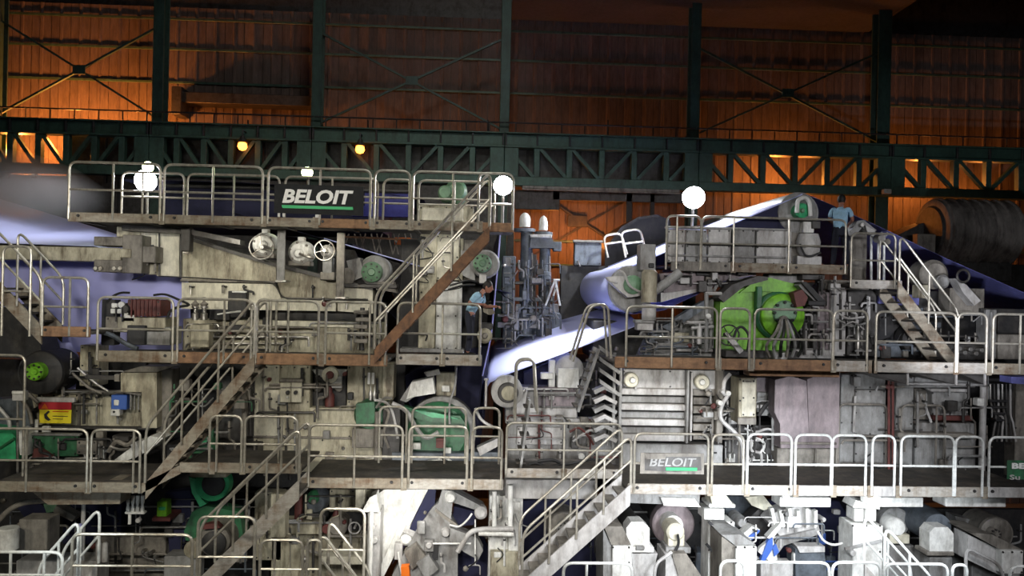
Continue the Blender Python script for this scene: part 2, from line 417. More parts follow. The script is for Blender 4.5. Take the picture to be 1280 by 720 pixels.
# roof: one low bay, higher dark bays on both sides
xa, xb = X_at(636, YG+1), X_at(1108, YG+1)
struct('ceiling', MB().box((xa, 8, zc), (xb, YW+.3, zc+.25)), 'ceiling')
struct('ceiling_left', MB().box((-24, 8, zc+3.6), (xa, YW+.3, zc+3.9)), 'ceiling')
struct('ceiling_right', MB().box((xb, 8, zc+3.6), (26, YW+.3, zc+3.9)), 'ceiling')
struct('trim_1', MB().box((xa-.15, 8, zc), (xa, YW, zc+3.7)), 'ceiling')
struct('trim_2', MB().box((xb, 8, zc), (xb+.15, YW, zc+3.7)), 'ceiling')
n = 3
for py in (38, 75, 116):                                     # wall girts
    z = Z_at(py, YW-.1)
    struct('trim_%d' % n, MB().box((-22, YW-.05, z-.05), (25, YW-.005, z+.05)), 'girder'); n += 1
for py in (300, 330):
    z = Z_at(py, YW-.1)
    struct('trim_%d' % n, MB().box((-22, YW-.05, z-.05), (25, YW-.005, z+.05)), 'girder'); n += 1
# columns
COLS = [(-3, 12), (200, 13), (397, 12), (631, 12), (867, 12), (1101, 17), (1338, 14)]
names = ['at the left edge of the hall', 'left of the left sodium lamp', 'between the two sodium lamps', 'behind the floodlight by the stair head', 'above the floodlight over the white web', 'beside the man on the right platform']
cx = []
for i, (px, wpx) in enumerate(COLS):
    x = X_at(px, YG+.8, 120); hw = wpx/2*S(YG+.8); cx.append(x)
    if i == 6: continue
    y0 = YG+.55; fl = MB().box((x-hw, y0, 0), (x+hw, y0+.05, zc)); rf = MB().box((x-hw, y0+.5, 0), (x+hw, y0+.55, zc))
    wb = MB().box((x-.03, y0+.05, 0), (x+.03, y0+.5, zc))
    thing('steel_column', 'dark green steel wall column '+names[i], 'column', [('front_flange', fl, 'column_green'), ('web', wb, 'column_green'), ('rear_flange', rf, 'column_green')], 'wall columns')
# cross braces on the upper wall
for a, b, lab in ((0, 1, 'dark diagonal cross brace before the glowing left wall bay'), (2, 3, 'dim diagonal cross brace high above the banner stair'), (4, 5, 'dim green cross brace above the white floodlight on the right')):
    yb = YG+.8; z0 = Z_at(166, yb)+.1; z1 = Z_at(48, yb); xl = cx[a]+.03; xr = cx[b]-.03
    xm = (xl+xr)/2; zm = (z0+z1)/2
    parts = [('diagonal', MB().bar((xl, yb, z0), (xr, yb, z1), .07, .10, (0, 1, 0)), 'column_green'),
             ('diagonal', MB().bar((xl, yb+.11, z1), (xr, yb+.11, z0), .07, .10, (0, 1, 0)), 'column_green'),
             ('gusset_plate', MB().box((xm-.22, yb-.06, zm-.16), (xm+.22, yb-.035, zm+.16)), 'column_green')]
    thing('cross_brace', lab, 'brace', parts, 'wall cross braces')
yb = YG+2.9
thing('cross_brace', 'dark cross brace against the orange wall behind the pumps', 'brace', [
    ('diagonal', MB().bar(W(668, 238, yb), W(800, 325, yb), .07, .11, (0, 1, 0)), 'dark'),
    ('diagonal', MB().bar(W(668, 318, yb+.11), W(800, 240, yb+.11), .07, .11, (0, 1, 0)), 'dark'),
    ('gusset_plate', MB().box(W(710, 269, yb-.06), W(734, 284, yb-.03)), 'dark')], 'wall cross braces')
TH('air_duct', 'long dark duct on the wall above the left girder', 'duct', [('B', 'duct_body', 'darksteel', 218, 117, 386, 130, 30.3, .78), ('B', 'elbow', 'darksteel', 214, 108, 226, 142, 30.2, .88)])
# crane girder: one per bay
zt = Z_at(166, YG); zp = Z_at(182, YG); zb1 = Z_at(221, YG); zb0 = Z_at(232, YG)
bays = ['at the far left', 'over the left gangway', 'over the banner', 'behind the middle floodlights', 'over the white web', 'in the right corner']
for i in range(6):
    xl, xr = cx[i], cx[i+1]; parts = []
    parts.append(('top_flange', MB().box((xl+.01, YG-.15, zt-.05), (xr-.01, YG+.45, zt)), 'girder'))
    parts.append(('web_plate', MB().box((xl+.01, YG, zp), (xr-.01, YG+.05, zt-.05)), 'girder'))
    parts.append(('lower_flange', MB().box((xl+.01, YG-.12, zp-.08), (xr-.01, YG+.3, zp)), 'girder'))
    parts.append(('bottom_chord', MB().box((xl+.01, YG-.12, zb0), (xr-.01, YG+.3, zb1)), 'girder'))
    for s in (0, 1):
        xe = xl if s == 0 else xr
        parts.append(('end_post', MB().box((xe+(.01 if s == 0 else -.5), YG-.08, zb1), (xe+(.5 if s == 0 else -.01), YG+.25, zp-.08)), 'girder'))
    w6 = (xr-xl)/6
    for k in range(1, 6): parts.append(('vertical_strut', MB().box((xl+k*w6-.10, YG-.05, zb1), (xl+k*w6+.10, YG+.2, zp-.08)), 'girder'))
    for k in range(6):
        a = xl+k*w6+.12; b = xl+(k+1)*w6-.12; zz = (zp-.09, zb1+.02)
        p0, p1 = ((a, zz[0]), (b, zz[1])) if k < 3 else ((a, zz[1]), (b, zz[0]))
        parts.append(('diagonal_strut', MB().bar((p0[0], YG+.04, p0[1]), (p1[0], YG+.04, p1[1]), .12, .17, (0, 1, 0)), 'girder'))
    for k in range(7): 
        xx = min(max(xl+k*w6, xl+.05), xr-.05); parts.append(('stiffener', MB().box((xx-.03, YG-.12, zp), (xx+.03, YG, zt-.05)), 'dark'))
    thing('crane_girder', 'dark green lattice crane girder bay '+bays[i], 'girder', parts, 'crane girder bays')
    # walkway rail on top
    zr = Z_at(153, YG+.3); rp = [('top_rail', MB().tube([(xl+.02, YG+.35, zr), (xr-.02, YG+.35, zr)], .03, 6), 'dark')]
    k = 0
    while xl+.4+k*.82 < xr-.2:
        x = xl+.4+k*.82; rp.append(('post', MB().tube([(x, YG+.35, zt), (x, YG+.35, zr)], .025, 6), 'dark')); k += 1
    thing('girder_handrail', 'thin dark handrail on top of the crane girder '+bays[i], 'handrail', rp, 'girder handrails')
# visible sodium lamps
for px, py, lab in ((303, 183, 'small glowing orange sodium lamp on the left under the crane girder'), (450, 187, 'small glowing orange sodium lamp right of the banner post')):
    Y = 27.6; c = W(px, py, Y)
    b = MB().lathe(c+Vector((0, 0, -.14)), (0, 0, 1), [(0, .03), (.03, .11), (.12, .16), (.24, .14), (.28, .08)], 16)
    h = MB().lathe(c+Vector((0, 0, .13)), (0, 0, 1), [(0, .17), (.06, .12), (.22, .07)], 12)
    a = MB().tube([c+Vector((0, 0, .3)), c+Vector((0, 0, .55)), c+Vector((0, .5, .55))], .025, 6)
    thing('sodium_lamp', lab, 'lamp', [('bulb', b, 'lamp_sodium'), ('housing', h, 'darksteel'), ('arm', a, 'darksteel')], 'sodium lamps')
TH('security_lamp', 'small unlit grey lamp on the girder above the right man', 'lamp', [('B', 'housing', 'white', 1105, 236, 1115, 242, 27.4, .2), ('T', 'arm', 'darksteel', [(1110, 239, 27.6), (1110, 239, 27.95)], .03)])
# small rafters and pipe under girder
TH('cable_tray', 'pale brown cable tray under the middle crane girder', 'tray', [('B', 'tray', 'greybrown', 652, 232, 852, 238, 27.9, .3), ('B', 'lip', 'greybrown', 652, 238, 852, 240, 27.85, .05)])

# dark box added to darken the lattice openings, and dark partition behind the girder
TH('lattice_backing', 'long dark box added to darken openings behind the crane girder lattice', 'duct', [('B', 'duct_body', 'darksteel', 98, 172, 868, 226, 28.62, .5)]+[('B', 'seam_flange', 'dark', 130+i*66, 170, 133+i*66, 228, 28.58, .58) for i in range(12)]+[('T', 'hanger', 'dark', [(160+i*150, 200, 28.7), (160+i*150, 150, 28.7)], .03) for i in range(5)])
TH('backdrop', 'added dark partition with two glowing gaps at the far left', 'backdrop', [('B', 'panel', 'darksteel', -60, 221, 140, 420, 28.7, .15), ('B', 'panel', 'darksteel', 84, 205, 150, 221, 28.7, .15), ('B', 'post', 'dark', 39, 200, 44, 222, 28.6, .2), ('B', 'panel', 'darksteel', 140, 226, 640, 420, 28.8, .15), ('B', 'post', 'dark', -20, 200, 10, 222, 28.6, .2)])  # dark panels added to black out the orange wall
TH('backdrop', 'dark purple partition panel behind the pumps under the tray', 'backdrop', [('B', 'panel', 'darksteel', 640, 238, 700, 262, 29.0, .15), ('B', 'panel', 'darksteel', 690, 238, 860, 252, 29.0, .15), ('B', 'post', 'dark', 782, 238, 790, 330, 29.0, .2), ('B', 'post', 'dark', 812, 238, 818, 330, 29.0, .2)])
# ================================================================ gangways, rails, stairs
RR = .027
def rail_thing(x0, x1, Y, ztop, zbot, label, group, mids=(), m='rail', legs=True, midz=.5, zbot1=None, depth_end=None):
    """inverted-U tube guardrail panel between photo columns x0,x1 at distance Y"""
    pym = lambda z, x: CY-(z-EYE)*F/Y+0.02*(x-640)
    a = W(x0, pym((ztop+zbot)/2, x0), Y).x; b = W(x1, pym((ztop+zbot)/2, x1), Y).x
    z1 = zbot if zbot1 is None else zbot1
    fr = MB().tube(bend([(a, Y, zbot), (a, Y, ztop), (b, Y, ztop), (b, Y, z1)], .17, 5), RR, 8)
    zm = zbot+(ztop-zbot)*midz
    parts = [('frame', fr, m), ('mid_rail', MB().tube([(a, Y, zm), (b, Y, zm)], RR*.85, 7), m)]
    for px in mids:
        x = W(px, pym((ztop+zbot)/2, px), Y).x
        parts.append(('post', MB().tube([(x, Y, zbot), (x, Y, ztop)], RR*.9, 7), m))
    return thing('guardrail', label, 'guardrail', parts, group)
def walkway(label, x0, x1, Y, depth, zt, zb, segs, mlist, dz=.10, group='gangways', brackets=()):
    """deck with its own edge plates (pixel boundaries in segs)"""
    pym = lambda x: CY-(zt-EYE)*F/Y+0.02*(x-640)
    xs = [W(p, pym(p), Y).x for p in segs]
    parts = [('deck', MB().box((xs[0], Y+.03, zt-dz-.06), (xs[-1], Y+depth, zt-dz)), 'deck')]
    for i in range(len(xs)-1):
        parts.append(('edge_plate', MB().box((xs[i]+.012, Y-.02+random.uniform(-.01, .01), zb), (xs[i+1]-.012, Y+.03, zt)), mlist[i % len(mlist)]))
        if i: parts.append(('splice_plate', MB().box((xs[i]-.06, Y-.045, zb-.02), (xs[i]+.06, Y-.03, zt+.02)), 'plate'))
    k = xs[0]+.2
    while k < xs[-1]-.1:
        parts.append(('joist', MB().box((k-.04, Y+.05, zb), (k+.04, Y+depth-.05, zt-dz-.06)), 'darksteel')); k += 1.4
    for i in range(len(xs)-1):
        for f in (.12, .88):
            x = xs[i]+(xs[i+1]-xs[i])*f
            if xs[i+1]-xs[i] > .8: parts.append(('bolt', MB().lathe((x, Y-.05, (zt+zb)/2+.03), (0, 1, 0), [(0, .028), (.03, .035)], 8), 'dark'))
    return thing('gangway', label, 'gangway', parts, group)
Z3t, Z3b = Z_at(604, 16), Z_at(617, 16); Z3t += .03
H = 1.08
# ---- level one, left
Y1 = 17.0; Z1t, Z1b = W(560, 277, Y1).z, W(560, 288.5, Y1).z
walkway('top left gangway with pale and rusty edge plates below the banner', 85, 642, Y1, 1.35, Z1t, Z1b, [84, 203, 330, 395, 466, 514, 600, 643], ['plate', 'plate', 'plate', 'plate_rust', 'plate', 'plate', 'plate_rust'])
zt1 = W(270, 207.5, Y1).z
for i, (a, b, m) in enumerate(((86, 200, (141,)), (205, 328, (266,)), (335, 463, (400,)), (468, 512, ()), (516, 612, (566,)))):
    rail_thing(a, b, Y1-.03, zt1, Z1b+.05, ORD[i]+' front guardrail from the left on the top left gangway', 'front guardrails of the top left gangway', m, midz=.52)
for i, (a, b, m) in enumerate(((152, 230, (178,)), (234, 349, (292,)), (356, 472, (415,)), (479, 515, ()), (523, 618, (568,)))):
    rail_thing(a, b, Y1+1.3, zt1, Z1t-.1, ORD[i]+' rear guardrail from the left on the top left gangway', 'rear guardrails of the top left gangway', m, midz=.52)
rail_thing(598, 641, Y1-.03, W(620, 217, Y1).z, Z1b+.05, 'short guardrail in front of the floodlight at the stair head', 'front guardrails of the top left gangway', (), midz=.45)
# ---- level two, left
Y2 = 16.5; Z2t, Z2b = W(360, 442, Y2).z, W(360, 456, Y2).z; zt2 = W(360, 376, Y2).z
walkway('rusty edged second level gangway under the cream machine frame', 120, 484, Y2, 1.7, Z2t, Z2b, [121, 219, 317, 402, 485], ['plate', 'plate_rust', 'plate_rust', 'plate_rust'])
walkway('short gangway bay where the left man stands', 487, 602, Y2+.45, 1.5, Z2t, Z2b, [494, 553, 603], ['plate_pale', 'plate_pale'])
for i, (a, b, m) in enumerate(((122, 216, ()), (222, 314, (280,)), (320, 398, ()), (407, 482, (462,)))):
    rail_thing(a, b, Y2-.03, zt2, Z2b+.03, ORD[i]+' guardrail from the left on the second level left gangway', 'guardrails of the second level left gangway', m)
rail_thing(497, 600, Y2+.42, zt2, Z2b+.03, 'guardrail in front of the man at the left machine', 'guardrails of the second level left gangway', (553,))
for i, (a, b, m) in enumerate(((322, 338, ()), (345, 360, ()), (600, 640, (632,)))):
    rail_thing(a, b, Y2+(1.55 if i < 2 else 6), zt2, Z2t-.1 if i < 2 else Z2t-1, ['narrow rear guardrail behind the second level stair head', 'narrow rear guardrail left of the black frame slot', 'guardrail before the tall grey pumps'][i], None, m)
# ---- level two, right
Y2R = 16.5; Z2Rt, Z2Rb = W(840, 447, Y2R).z, W(840, 461, Y2R).z; zt2r = W(840, 384, Y2R).z
walkway('long second level gangway with rusty orange edge plates', 768, 1300, Y2R, 1.9, Z2Rt, Z2Rb, [768, 898, 938, 1041, 1088, 1092, 1194, 1235, 1310], ['plate_rust', 'plate_rust', 'plate_rust', 'plate_pale', 'plate', 'plate_pale', 'plate_pale', 'plate'])
for i, (a, b, m) in enumerate(((783, 896, (840,)), (900, 937, ()), (943, 1041, ()), (1042, 1084, ()), (1095, 1195, ()), (1197, 1233, ()), (1241, 1330, (1275,)))):
    rail_thing(a, b, Y2R-.03, zt2r, Z2Rb+.03, ORD[i]+' guardrail from the left on the long right gangway', 'guardrails of the second level right gangway', m)
TH('support_beam', 'rusty beam under the long gangway by the beige cabinet', 'beam', [('B', 'flange', 'plate_rust', 935, 463, 1052, 471, 16.9, .4), ('B', 'web', 'darksteel', 940, 457, 1050, 463, 17.0, .1)])
for i, (a, b) in enumerate(((1088, 1135), (1140, 1196), (1198, 1232))):
    TH('gusset_bracket', 'dark triangular bracket under the long gangway, '+ORD[i]+' right of the pink panel', 'bracket', [('P', 'gusset', 'darksteel', [(a, 466), (b, 467), (b, 481)], 16.7, 1.4), ('B', 'edge_bar', 'grey_pale', b-1, 466, b+1.5, 482, 16.65, .06)], 'gangway brackets')
# ---- level one, right
Y1R = 18.5; Z1Rt, Z1Rb = W(950, 329, Y1R).z, W(950, 341, Y1R).z; zt1r = W(950, 272.5, Y1R).z
walkway('upper right platform with grey edge plates where the right man stands', 838, 1060, Y1R, 1.5, Z1Rt, Z1Rb, [838, 916, 986, 1060], ['greybrown', 'plate', 'plate'])
rail_thing(877, 1057, Y1R-.03, zt1r, Z1Rb+.03, 'wide guardrail in front of the right man', 'guardrails of the upper right platform', (917, 986))
rail_thing(833, 876, Y1R-.03, zt1r, Z1Rb+.03, 'short guardrail at the left end of the upper right platform', 'guardrails of the upper right platform', (846,))
Zst, Zsb = W(1090, 350, 18.3).z, W(1090, 361, 18.3).z
walkway('small lower landing at the head of the right stair', 1062, 1122, 18.3, 1.5, Zst, Zsb, [1062, 1128], ['plate_pale'])
rail_thing(1064, 1119, 18.27, W(1090, 292, 18.3).z, Zsb+.03, 'narrow guardrail on the landing beside the right stair', 'guardrails of the upper right platform', ())
for px in (1090, 1097.5, 1104): pass
for i, px in enumerate((1089, 1098, 1105)):
    TH('stanchion', ORD[i]+' slim pale post behind the right stair landing', 'post', [('T', 'post', 'rail_white', [(px, 362, 19.6), (px, 296, 19.6)], .03), ('T', 'cap', 'rail_white', [(px, 296, 19.6), (px+5, 291, 19.6)], .035)], 'stanchions on the stair landing')
# ---- level three
Y3 = 16.0; zt3 = Z3t-.12+H
walkway('third level gangway at the left edge, grey steel edge plates', -20, 178, Y3, 2.2, W(60, 602, Y3).z, W(60, 615, Y3).z, [-20, 111, 178], ['plate', 'plate'])
zl = W(60, 602, Y3).z
for i, (a, b, m) in enumerate(((-40, 109, (33,)), (114, 175, (167,)))):
    rail_thing(a, b, Y3-.03, W(60, 536, Y3).z, zl-.2, ['guardrail below the red and yellow sign', 'guardrail at the foot of the long left stair'][i], 'guardrails of the third level left gangway', m)
zr3 = W(320, 579, Y3).z
walkway('raised third level gangway bay between two stairs', 218, 378, Y3, 1.8, zr3, zr3-.2, [224, 266, 304, 378], ['plate', 'plate', 'plate'])
TH('sloping_plate', 'sloping steel edge plate joining the low and raised left gangways', 'plate', [('P', 'plate', 'plate', [(176, 605), (226, 581), (226, 592), (176, 617)], Y3, .05), ('P', 'ramp_deck', 'deck', [(176, 606), (226, 582), (226, 586), (176, 610)], Y3+.06, 1.6)])
for i, (a, b, m) in enumerate(((262, 302, (271,)), (306, 371, (352,)))):
    rail_thing(a, b, Y3-.03, W(320, 520, Y3).z, zr3-.17, ['narrow guardrail on the raised left gangway bay', 'wide guardrail on the raised left gangway bay'][i], 'guardrails of the raised left bay', m)
zc3 = W(500, 598, Y3).z; ztc3 = W(500, 532, Y3).z
walkway('third level gangway in the middle above the tilted press', 378, 630, Y3, 2.2, zc3, zc3-.21, [376, 505, 588, 630], ['plate', 'plate_pale', 'plate_pale'])
for i, (a, b, m) in enumerate(((386, 503, (443,)), (511, 584, ()), (590, 627, ()))):
    rail_thing(a, b, Y3-.03, ztc3, zc3-.18, ORD[i]+' guardrail from the left on the middle third level gangway', 'guardrails of the middle third level gangway', m)
for i, (a, b, m) in enumerate(((474, 508, ()), (515, 582, (556,)), (592, 624, ()))):
    rail_thing(a, b, Y3+1.9, ztc3+.1, zc3-.12, ORD[i]+' rear guardrail on the middle third level gangway by the green gear housing', 'rear guardrails of the middle third level gangway', m)
zm3 = W(700, 586, 16.8).z
walkway('set back third level gangway bay left of the small sign', 632, 742, 16.8, 1.5, zm3, zm3-.2, [631, 705, 776], ['plate_pale', 'plate_pale'])
rail_thing(633, 776, 16.77, W(700, 529, 16.8).z, zm3-.17, 'wide weathered guardrail behind the middle stair', 'guardrails of the middle third level gangway', (705,))
zq = W(840, 605, Y3).z; ztq = W(840, 542, Y3).z
walkway('long third level gangway in front of the right machine', 776, 1300, Y3, 2.3, zq, zq-.21, [784, 887, 933, 994, 1041, 1087, 1122, 1230, 1310], ['plate_pale', 'grey_pale', 'plate_pale', 'grey_pale', 'plate_pale', 'grey_pale', 'plate_pale', 'grey_pale'])
for i, (a, b, m) in enumerate(((793, 885, ()), (890, 929, ()), (934, 989, ()), (994, 1039, ()), (1040, 1082, ()), (1090, 1118, ()), (1126, 1192, ()), (1194, 1228, ()), (1236, 1330, ()))):
    rail_thing(a, b, Y3-.03, ztq if i < 2 else ztq+.02, zq-.18, ORD[i]+' guardrail from the left on the long lower right gangway', 'guardrails of the third level right gangway', m, 'rail_white' if i > 1 else 'rail')
for i, (a, b, m) in enumerate(((890, 924, ()), (1020, 1046, ()), (1048, 1108, ()), (1126, 1180, (1170,)))):
    rail_thing(a, b, Y3+2.25, ztq+.15 if i < 1 else ztq+.35, zq-.12, ORD[i]+' rear guardrail from the left before the right machine panels', 'rear guardrails of the third level right gangway', m, 'greybrown')
for i, (a, b) in enumerate(((974, 1040), (1088, 1156), (1180, 1260))):
    TH('support_beam', 'white painted cross beam under the lower right gangway, '+ORD[i]+' from left', 'beam', [('B', 'beam', 'white', a, 622, b, 634, 16.5, .5), ('B', 'bolt_plate', 'white', a+4, 619, a+14, 624, 16.45, .1)], 'white gangway beams')
# ---- floor level rails in the foreground
Y4 = 14.0; z4 = W(640, 752, Y4).z
def floor_rail(a, b, pytop, label, mids=(), m='rail_white', grp='foreground guardrails', Y=Y4):
    rail_thing(a, b, Y, W((a+b)/2, pytop, Y).z, z4, label, grp, mids, m, midz=.52)
floor_rail(-30, 78, 690, 'white foreground guardrail in the bottom left corner', (13, 55))
floor_rail(90, 240, 668, 'wide foreground guardrail at the bottom left', (165,), 'rail')
floor_rail(247, 318, 646, 'tall foreground guardrail in front of the brown pump', (), 'rail')
floor_rail(325, 378, 675, 'small foreground guardrail left of the bottom stair', (343,), 'rail')
floor_rail(384, 400, 675, 'narrow foreground guardrail post at the bottom stair', (), 'rail')
floor_rail(704, 790, 704, 'low foreground guardrail under the middle stair', (733,))
floor_rail(900, 930, 701, 'narrow white guardrail beside the white machine block', ())
floor_rail(935, 1036, 703, 'white foreground guardrail left of the white pillar', ())
floor_rail(1040, 1100, 703, 'white foreground guardrail in front of the white pillar', ())
floor_rail(1104, 1184, 705, 'white foreground guardrail under the octagonal roll cap', ())
floor_rail(1190, 1208, 706, 'narrow white foreground guardrail post right of octagonal roll cap', ())
floor_rail(1262, 1340, 708, 'white foreground guardrail in the bottom right corner', ())
floor_rail(400, 455, 636, 'thin guardrail by the white pit pillar', (), 'rail', Y=14.3)
struct('trim_%d' % 90, MB().box((W(-60, 700, Y4).x, Y4-.4, z4-.25), (W(1330, 700, Y4).x, Y4+.5, z4)), 'grey')
for k in range(5):
    x = W(40+k*300, 700, Y4).x
    struct('trim_%d' % (91+k), MB().box((x-.12, Y4-.1, 0), (x+.12, Y4+.14, z4-.25)), 'grey')

# ---- stairs
def stair(label, p_top, p_bot, Y, width, hand_top, steps, mstr='plate', hs=(1, 1), ext=0.0, sh=.26, m='rail', n_post=2, mid=True):
    a = W(*p_top, Y); b = W(*p_bot, Y); parts = []
    up = Vector((0, 0, 1)); off = Vector((0, width, 0))
    for k in (0, 1):
        o = off*k
        parts.append(('stringer', MB().prism([a+o, b+o, b+o-up*sh*1.25, a+o-up*sh*1.25], (0, .05, 0)), mstr))
    for i in range(steps):
        t = (i+.5)/steps; c = a.lerp(b, t)-up*.17; hx = abs((b-a).x)/steps*.55
        parts.append(('tread', MB().box((c.x-hx, Y+.05, c.z-.02), (c.x+hx, Y+width, c.z+.02), .004), 'deck' if mstr != 'grey_pale' else 'greybrown'))
    h = up*((W(*hand_top, Y)-a).z)
    d = (b-a).normalized()
    for k in (0, 1):
        if not hs[k]: continue
        o = off*k+Vector((0, -.03 if k == 0 else .05, 0))
        ta = a+h+o; tb = b+h+o+d*ext
        pts = bend([a+o, ta, tb, b+o+d*ext], .22, 5)
        hr = ('handrail', MB().tube(pts, RR, 8), m); parts.append(hr)
        if mid: parts.append(('handrail>mid_rail', MB().tube([a+h*.5+o, b+h*.5+o], RR*.85, 7), m))
        for i in range(n_post):
            t = (i+1)/(n_post+1); c = a.lerp(b, t)+o
            parts.append(('handrail>post', MB().tube([c-up*.1, c+h], RR*.85, 7), m))
    return thing('steel_stair', label, 'stair', parts, 'steel stairs')
stair('long brown stair from the second to third level on the left', (318, 443), (182, 603), 16.0, .85, (318, 373), 13, 'plate', sh=.27)
stair('rusty brown stair climbing to the floodlight at the top gangway', (612, 282), (468, 436), 16.35, .75, (612, 214), 12, 'rust', sh=.25, m='rail')
stair('pale stair going down from the raised bay at lower left', (374, 600), (250, 722), 15.2, .8, (374, 533), 10, 'plate_pale', sh=.3)
stair('pale stair going down in front of the navy opening', (788, 606), (652, 728), 15.4, .9, (788, 543), 11, 'grey_pale', sh=.32, n_post=3)
stair('grey stair from the right landing down to the long gangway', (1123, 351), (1196, 447), 17.6, .8, (1123, 293), 8, 'plate', sh=.3, n_post=1)
stair('narrow brown stair coming down to the small left landing', (-8, 345), (52, 408), 17.0, .8, (-8, 284), 6, 'plate', sh=.3, n_post=1)
walkway('small brown landing below the upper left stair', 50, 116, 16.9, 1.0, W(80, 408, 16.9).z, W(80, 421, 16.9).z, [50, 114], ['plate_rust'], group='gangways')
rail_thing(53, 110, 16.87, W(80, 347, 16.9).z, W(80, 420, 16.9).z, 'guardrail on the small brown landing at upper left', 'small landing guardrails', (87,))
rail_thing(3, 38, 16.87, W(20, 308, 16.9).z, W(20, 420, 16.9).z, 'tall narrow guardrail at the left stair head', 'small landing guardrails', ())
rail_thing(-60, 30, 16.87, W(20, 444, 16.9).z, zl-.25, 'low guardrail by the lime roll end', 'small landing guardrails', ())
stair('white handrailed stair at the bottom under the pit pillar', (400, 730), (455, 800), 14.2, .7, (400, 664), 5, 'plate', n_post=1)
stair('white handrailed stair beside the white pillar at lower right', (1104, 722), (1165, 790), 14.6, .7, (1104, 657), 5, 'grey_pale', m='rail_white', n_post=1)
stair('small white stair rail at the bottom left corner', (98, 722), (48, 780), 14.3, .7, (98, 648), 4, 'grey_pale', m='rail_white', n_post=1)
# steep ladder in the middle
def ladder(label, top, bot, Y, rungs, hand, m='plate', w_=.55):
    a = W(*top, Y); b = W(*bot, Y); parts = []
    for k in (0, 1):
        o = Vector((0, w_*k, 0)); parts.append(('stringer', MB().bar(a+o, b+o, .05, .24, (0, 1, 0)), m))
        hp = bend([W(bot[0]-6, bot[1]-62, Y)+o, W(hand[0], hand[1]+4, Y)+o, W(hand[0]+22, hand[1]+2, Y)+o, W(hand[0]+26, hand[1]+70, Y)+o], .25, 5)
        parts.append(('handrail', MB().tube(hp, RR, 8), 'rail'))
    for i in range(rungs):
        c = a.lerp(b, (i+.5)/rungs); parts.append(('rung', MB().box((c.x-.1, Y, c.z-.02), (c.x+.1, Y+w_, c.z+.02), .004), 'deck'))
    return thing('ladder', label, 'ladder', parts, 'steep ladders')
ladder('steep grey ladder beside the white web', (748, 436), (722, 514), 17.2, 7, (738, 378), 'grey')
ladder('short hooped ladder under the white web', (662, 500), (650, 588), 17.4, 5, (646, 447), 'grey', .4)
# ================================================================ webs
TH('paper_web', 'white paper web sloping down at the upper left edge', 'paper', [('Q', 'web', 'paper', [(-330, 300), (-60, 302), (118, 308), (205, 330)], 19.2, [(-160, 204), (0, 249), (118, 284), (205, 312)], 26)])
TH('paper_sheet', 'lavender paper sheet hanging behind the left landing and brown motor', 'paper', [('P', 'sheet', 'paper_lavender', [(-60, 324), (118, 326), (222, 345), (232, 349), (237, 358), (239, 440), (-60, 440)], 20.0, .02), ('T', 'edge', 'paper', [(222, 345, 19.99), (232, 349, 19.99), (237, 358, 19.99), (238, 380, 19.99)], .025)])  # paler edge tube paints the highlight along the sheet rim
TH('paper_web', 'thin white edged dark web crossing behind the rusty stair', 'paper', [('S', 'web', 'felt', [(270, 259), (405, 299), (640, 367)], 19.6, 26), ('T', 'edge', 'paper', [(405, 298, 19.58), (560, 343, 19.58)], .014)])  # white edge tube paints the lit rim of the dark web
TH('press_felt', 'dark navy felt stretched below the white edged web', 'felt', [('S', 'felt', 'felt', [(330, 292), (440, 305), (470, 372), (560, 470)], 20.6, 25)])
TH('felt_run', 'navy blue felt run beyond the banner railing', 'felt', [('S', 'felt', 'felt', [(150, 224), (300, 228), (470, 240), (530, 250)], 21, 26), ('P', 'front_lip', 'royal', [(440, 257), (512, 259), (512, 271), (440, 270)], 20.4, .3)])
TH('hood', 'dark navy hood side standing behind the banner railing', 'hood', [('P', 'side_panel', 'felt', [(205, 232), (470, 238), (470, 285), (205, 280)], 21.2, 4), ('P', 'blue_panel', 'royal', [(456, 236), (516, 239), (516, 262), (456, 260)], 21.1, .2), ('T', 'lip_pipe', 'darksteel', [(205, 232, 21.1), (516, 240, 21.1)], .05)])
TH('vertical_web', 'dark navy web hanging straight down beside the left man', 'felt', [('S', 'web', 'felt', [(626, 284), (621, 345), (614, 420), (603, 470), (597, 530)], 18.9, 26), ('T', 'edge', 'paper_lavender', [(626, 284, 18.88), (621, 345, 18.88), (614, 420, 18.88), (603, 470, 18.88)], .018)])
TH('dark_felt', 'black navy felt below the short gangway bay of the left man', 'felt', [('P', 'felt', 'felt', [(506, 470), (560, 440), (612, 432), (606, 520), (592, 600), (560, 600), (520, 560)], 20.2, 4)])
c = (792, 361); R = 31
arc = [(c[0]+R*math.cos(a), c[1]-R*math.sin(a)) for a in [math.radians(d) for d in range(112, 270, 6)]]
TH('paper_web', 'bright white paper web running down from the roll with green cap', 'paper', [('S', 'web', 'paper', [(1003, 242), (880, 294), (790, 332)]+arc[1:], 18.9, 29.5), ('T', 'edge_strip', 'paper', [(1003, 243, 18.88), (880, 295, 18.88), (790, 333, 18.88)], .012)])
TH('press_felt', 'dark blue felt rising to the lime green gear housing', 'felt', [('S', 'felt', 'felt_blue', [(790, 393), (830, 388), (905, 352), (940, 345)], 18.95, 26)])
TH('paper_web', 'broad white paper web falling left under the lavender roll', 'paper', [('Q', 'web', 'paper', [(800, 406), (752, 424), (700, 444), (640, 466), (613, 478), (606, 488), (603, 520)], 18.6, [(770, 378), (740, 388), (700, 399), (650, 415), (622, 425), (613, 434), (608, 470)], 24.5)])
TH('press_felt', 'blue felt descending to the right behind the right stair', 'felt', [('S', 'felt', 'felt_blue', [(1003, 241), (1030, 252), (1100, 284), (1180, 322), (1330, 388)], 19.8, 26.5)])
TH('press_felt', 'dark navy triangle painting the shaded web underside by the roll with green cap', 'felt', [('P', 'felt', 'felt', [(870, 300), (975, 255), (985, 262), (985, 292), (870, 304)], 18.97, 2)])  # navy block stands for the web underside in shade
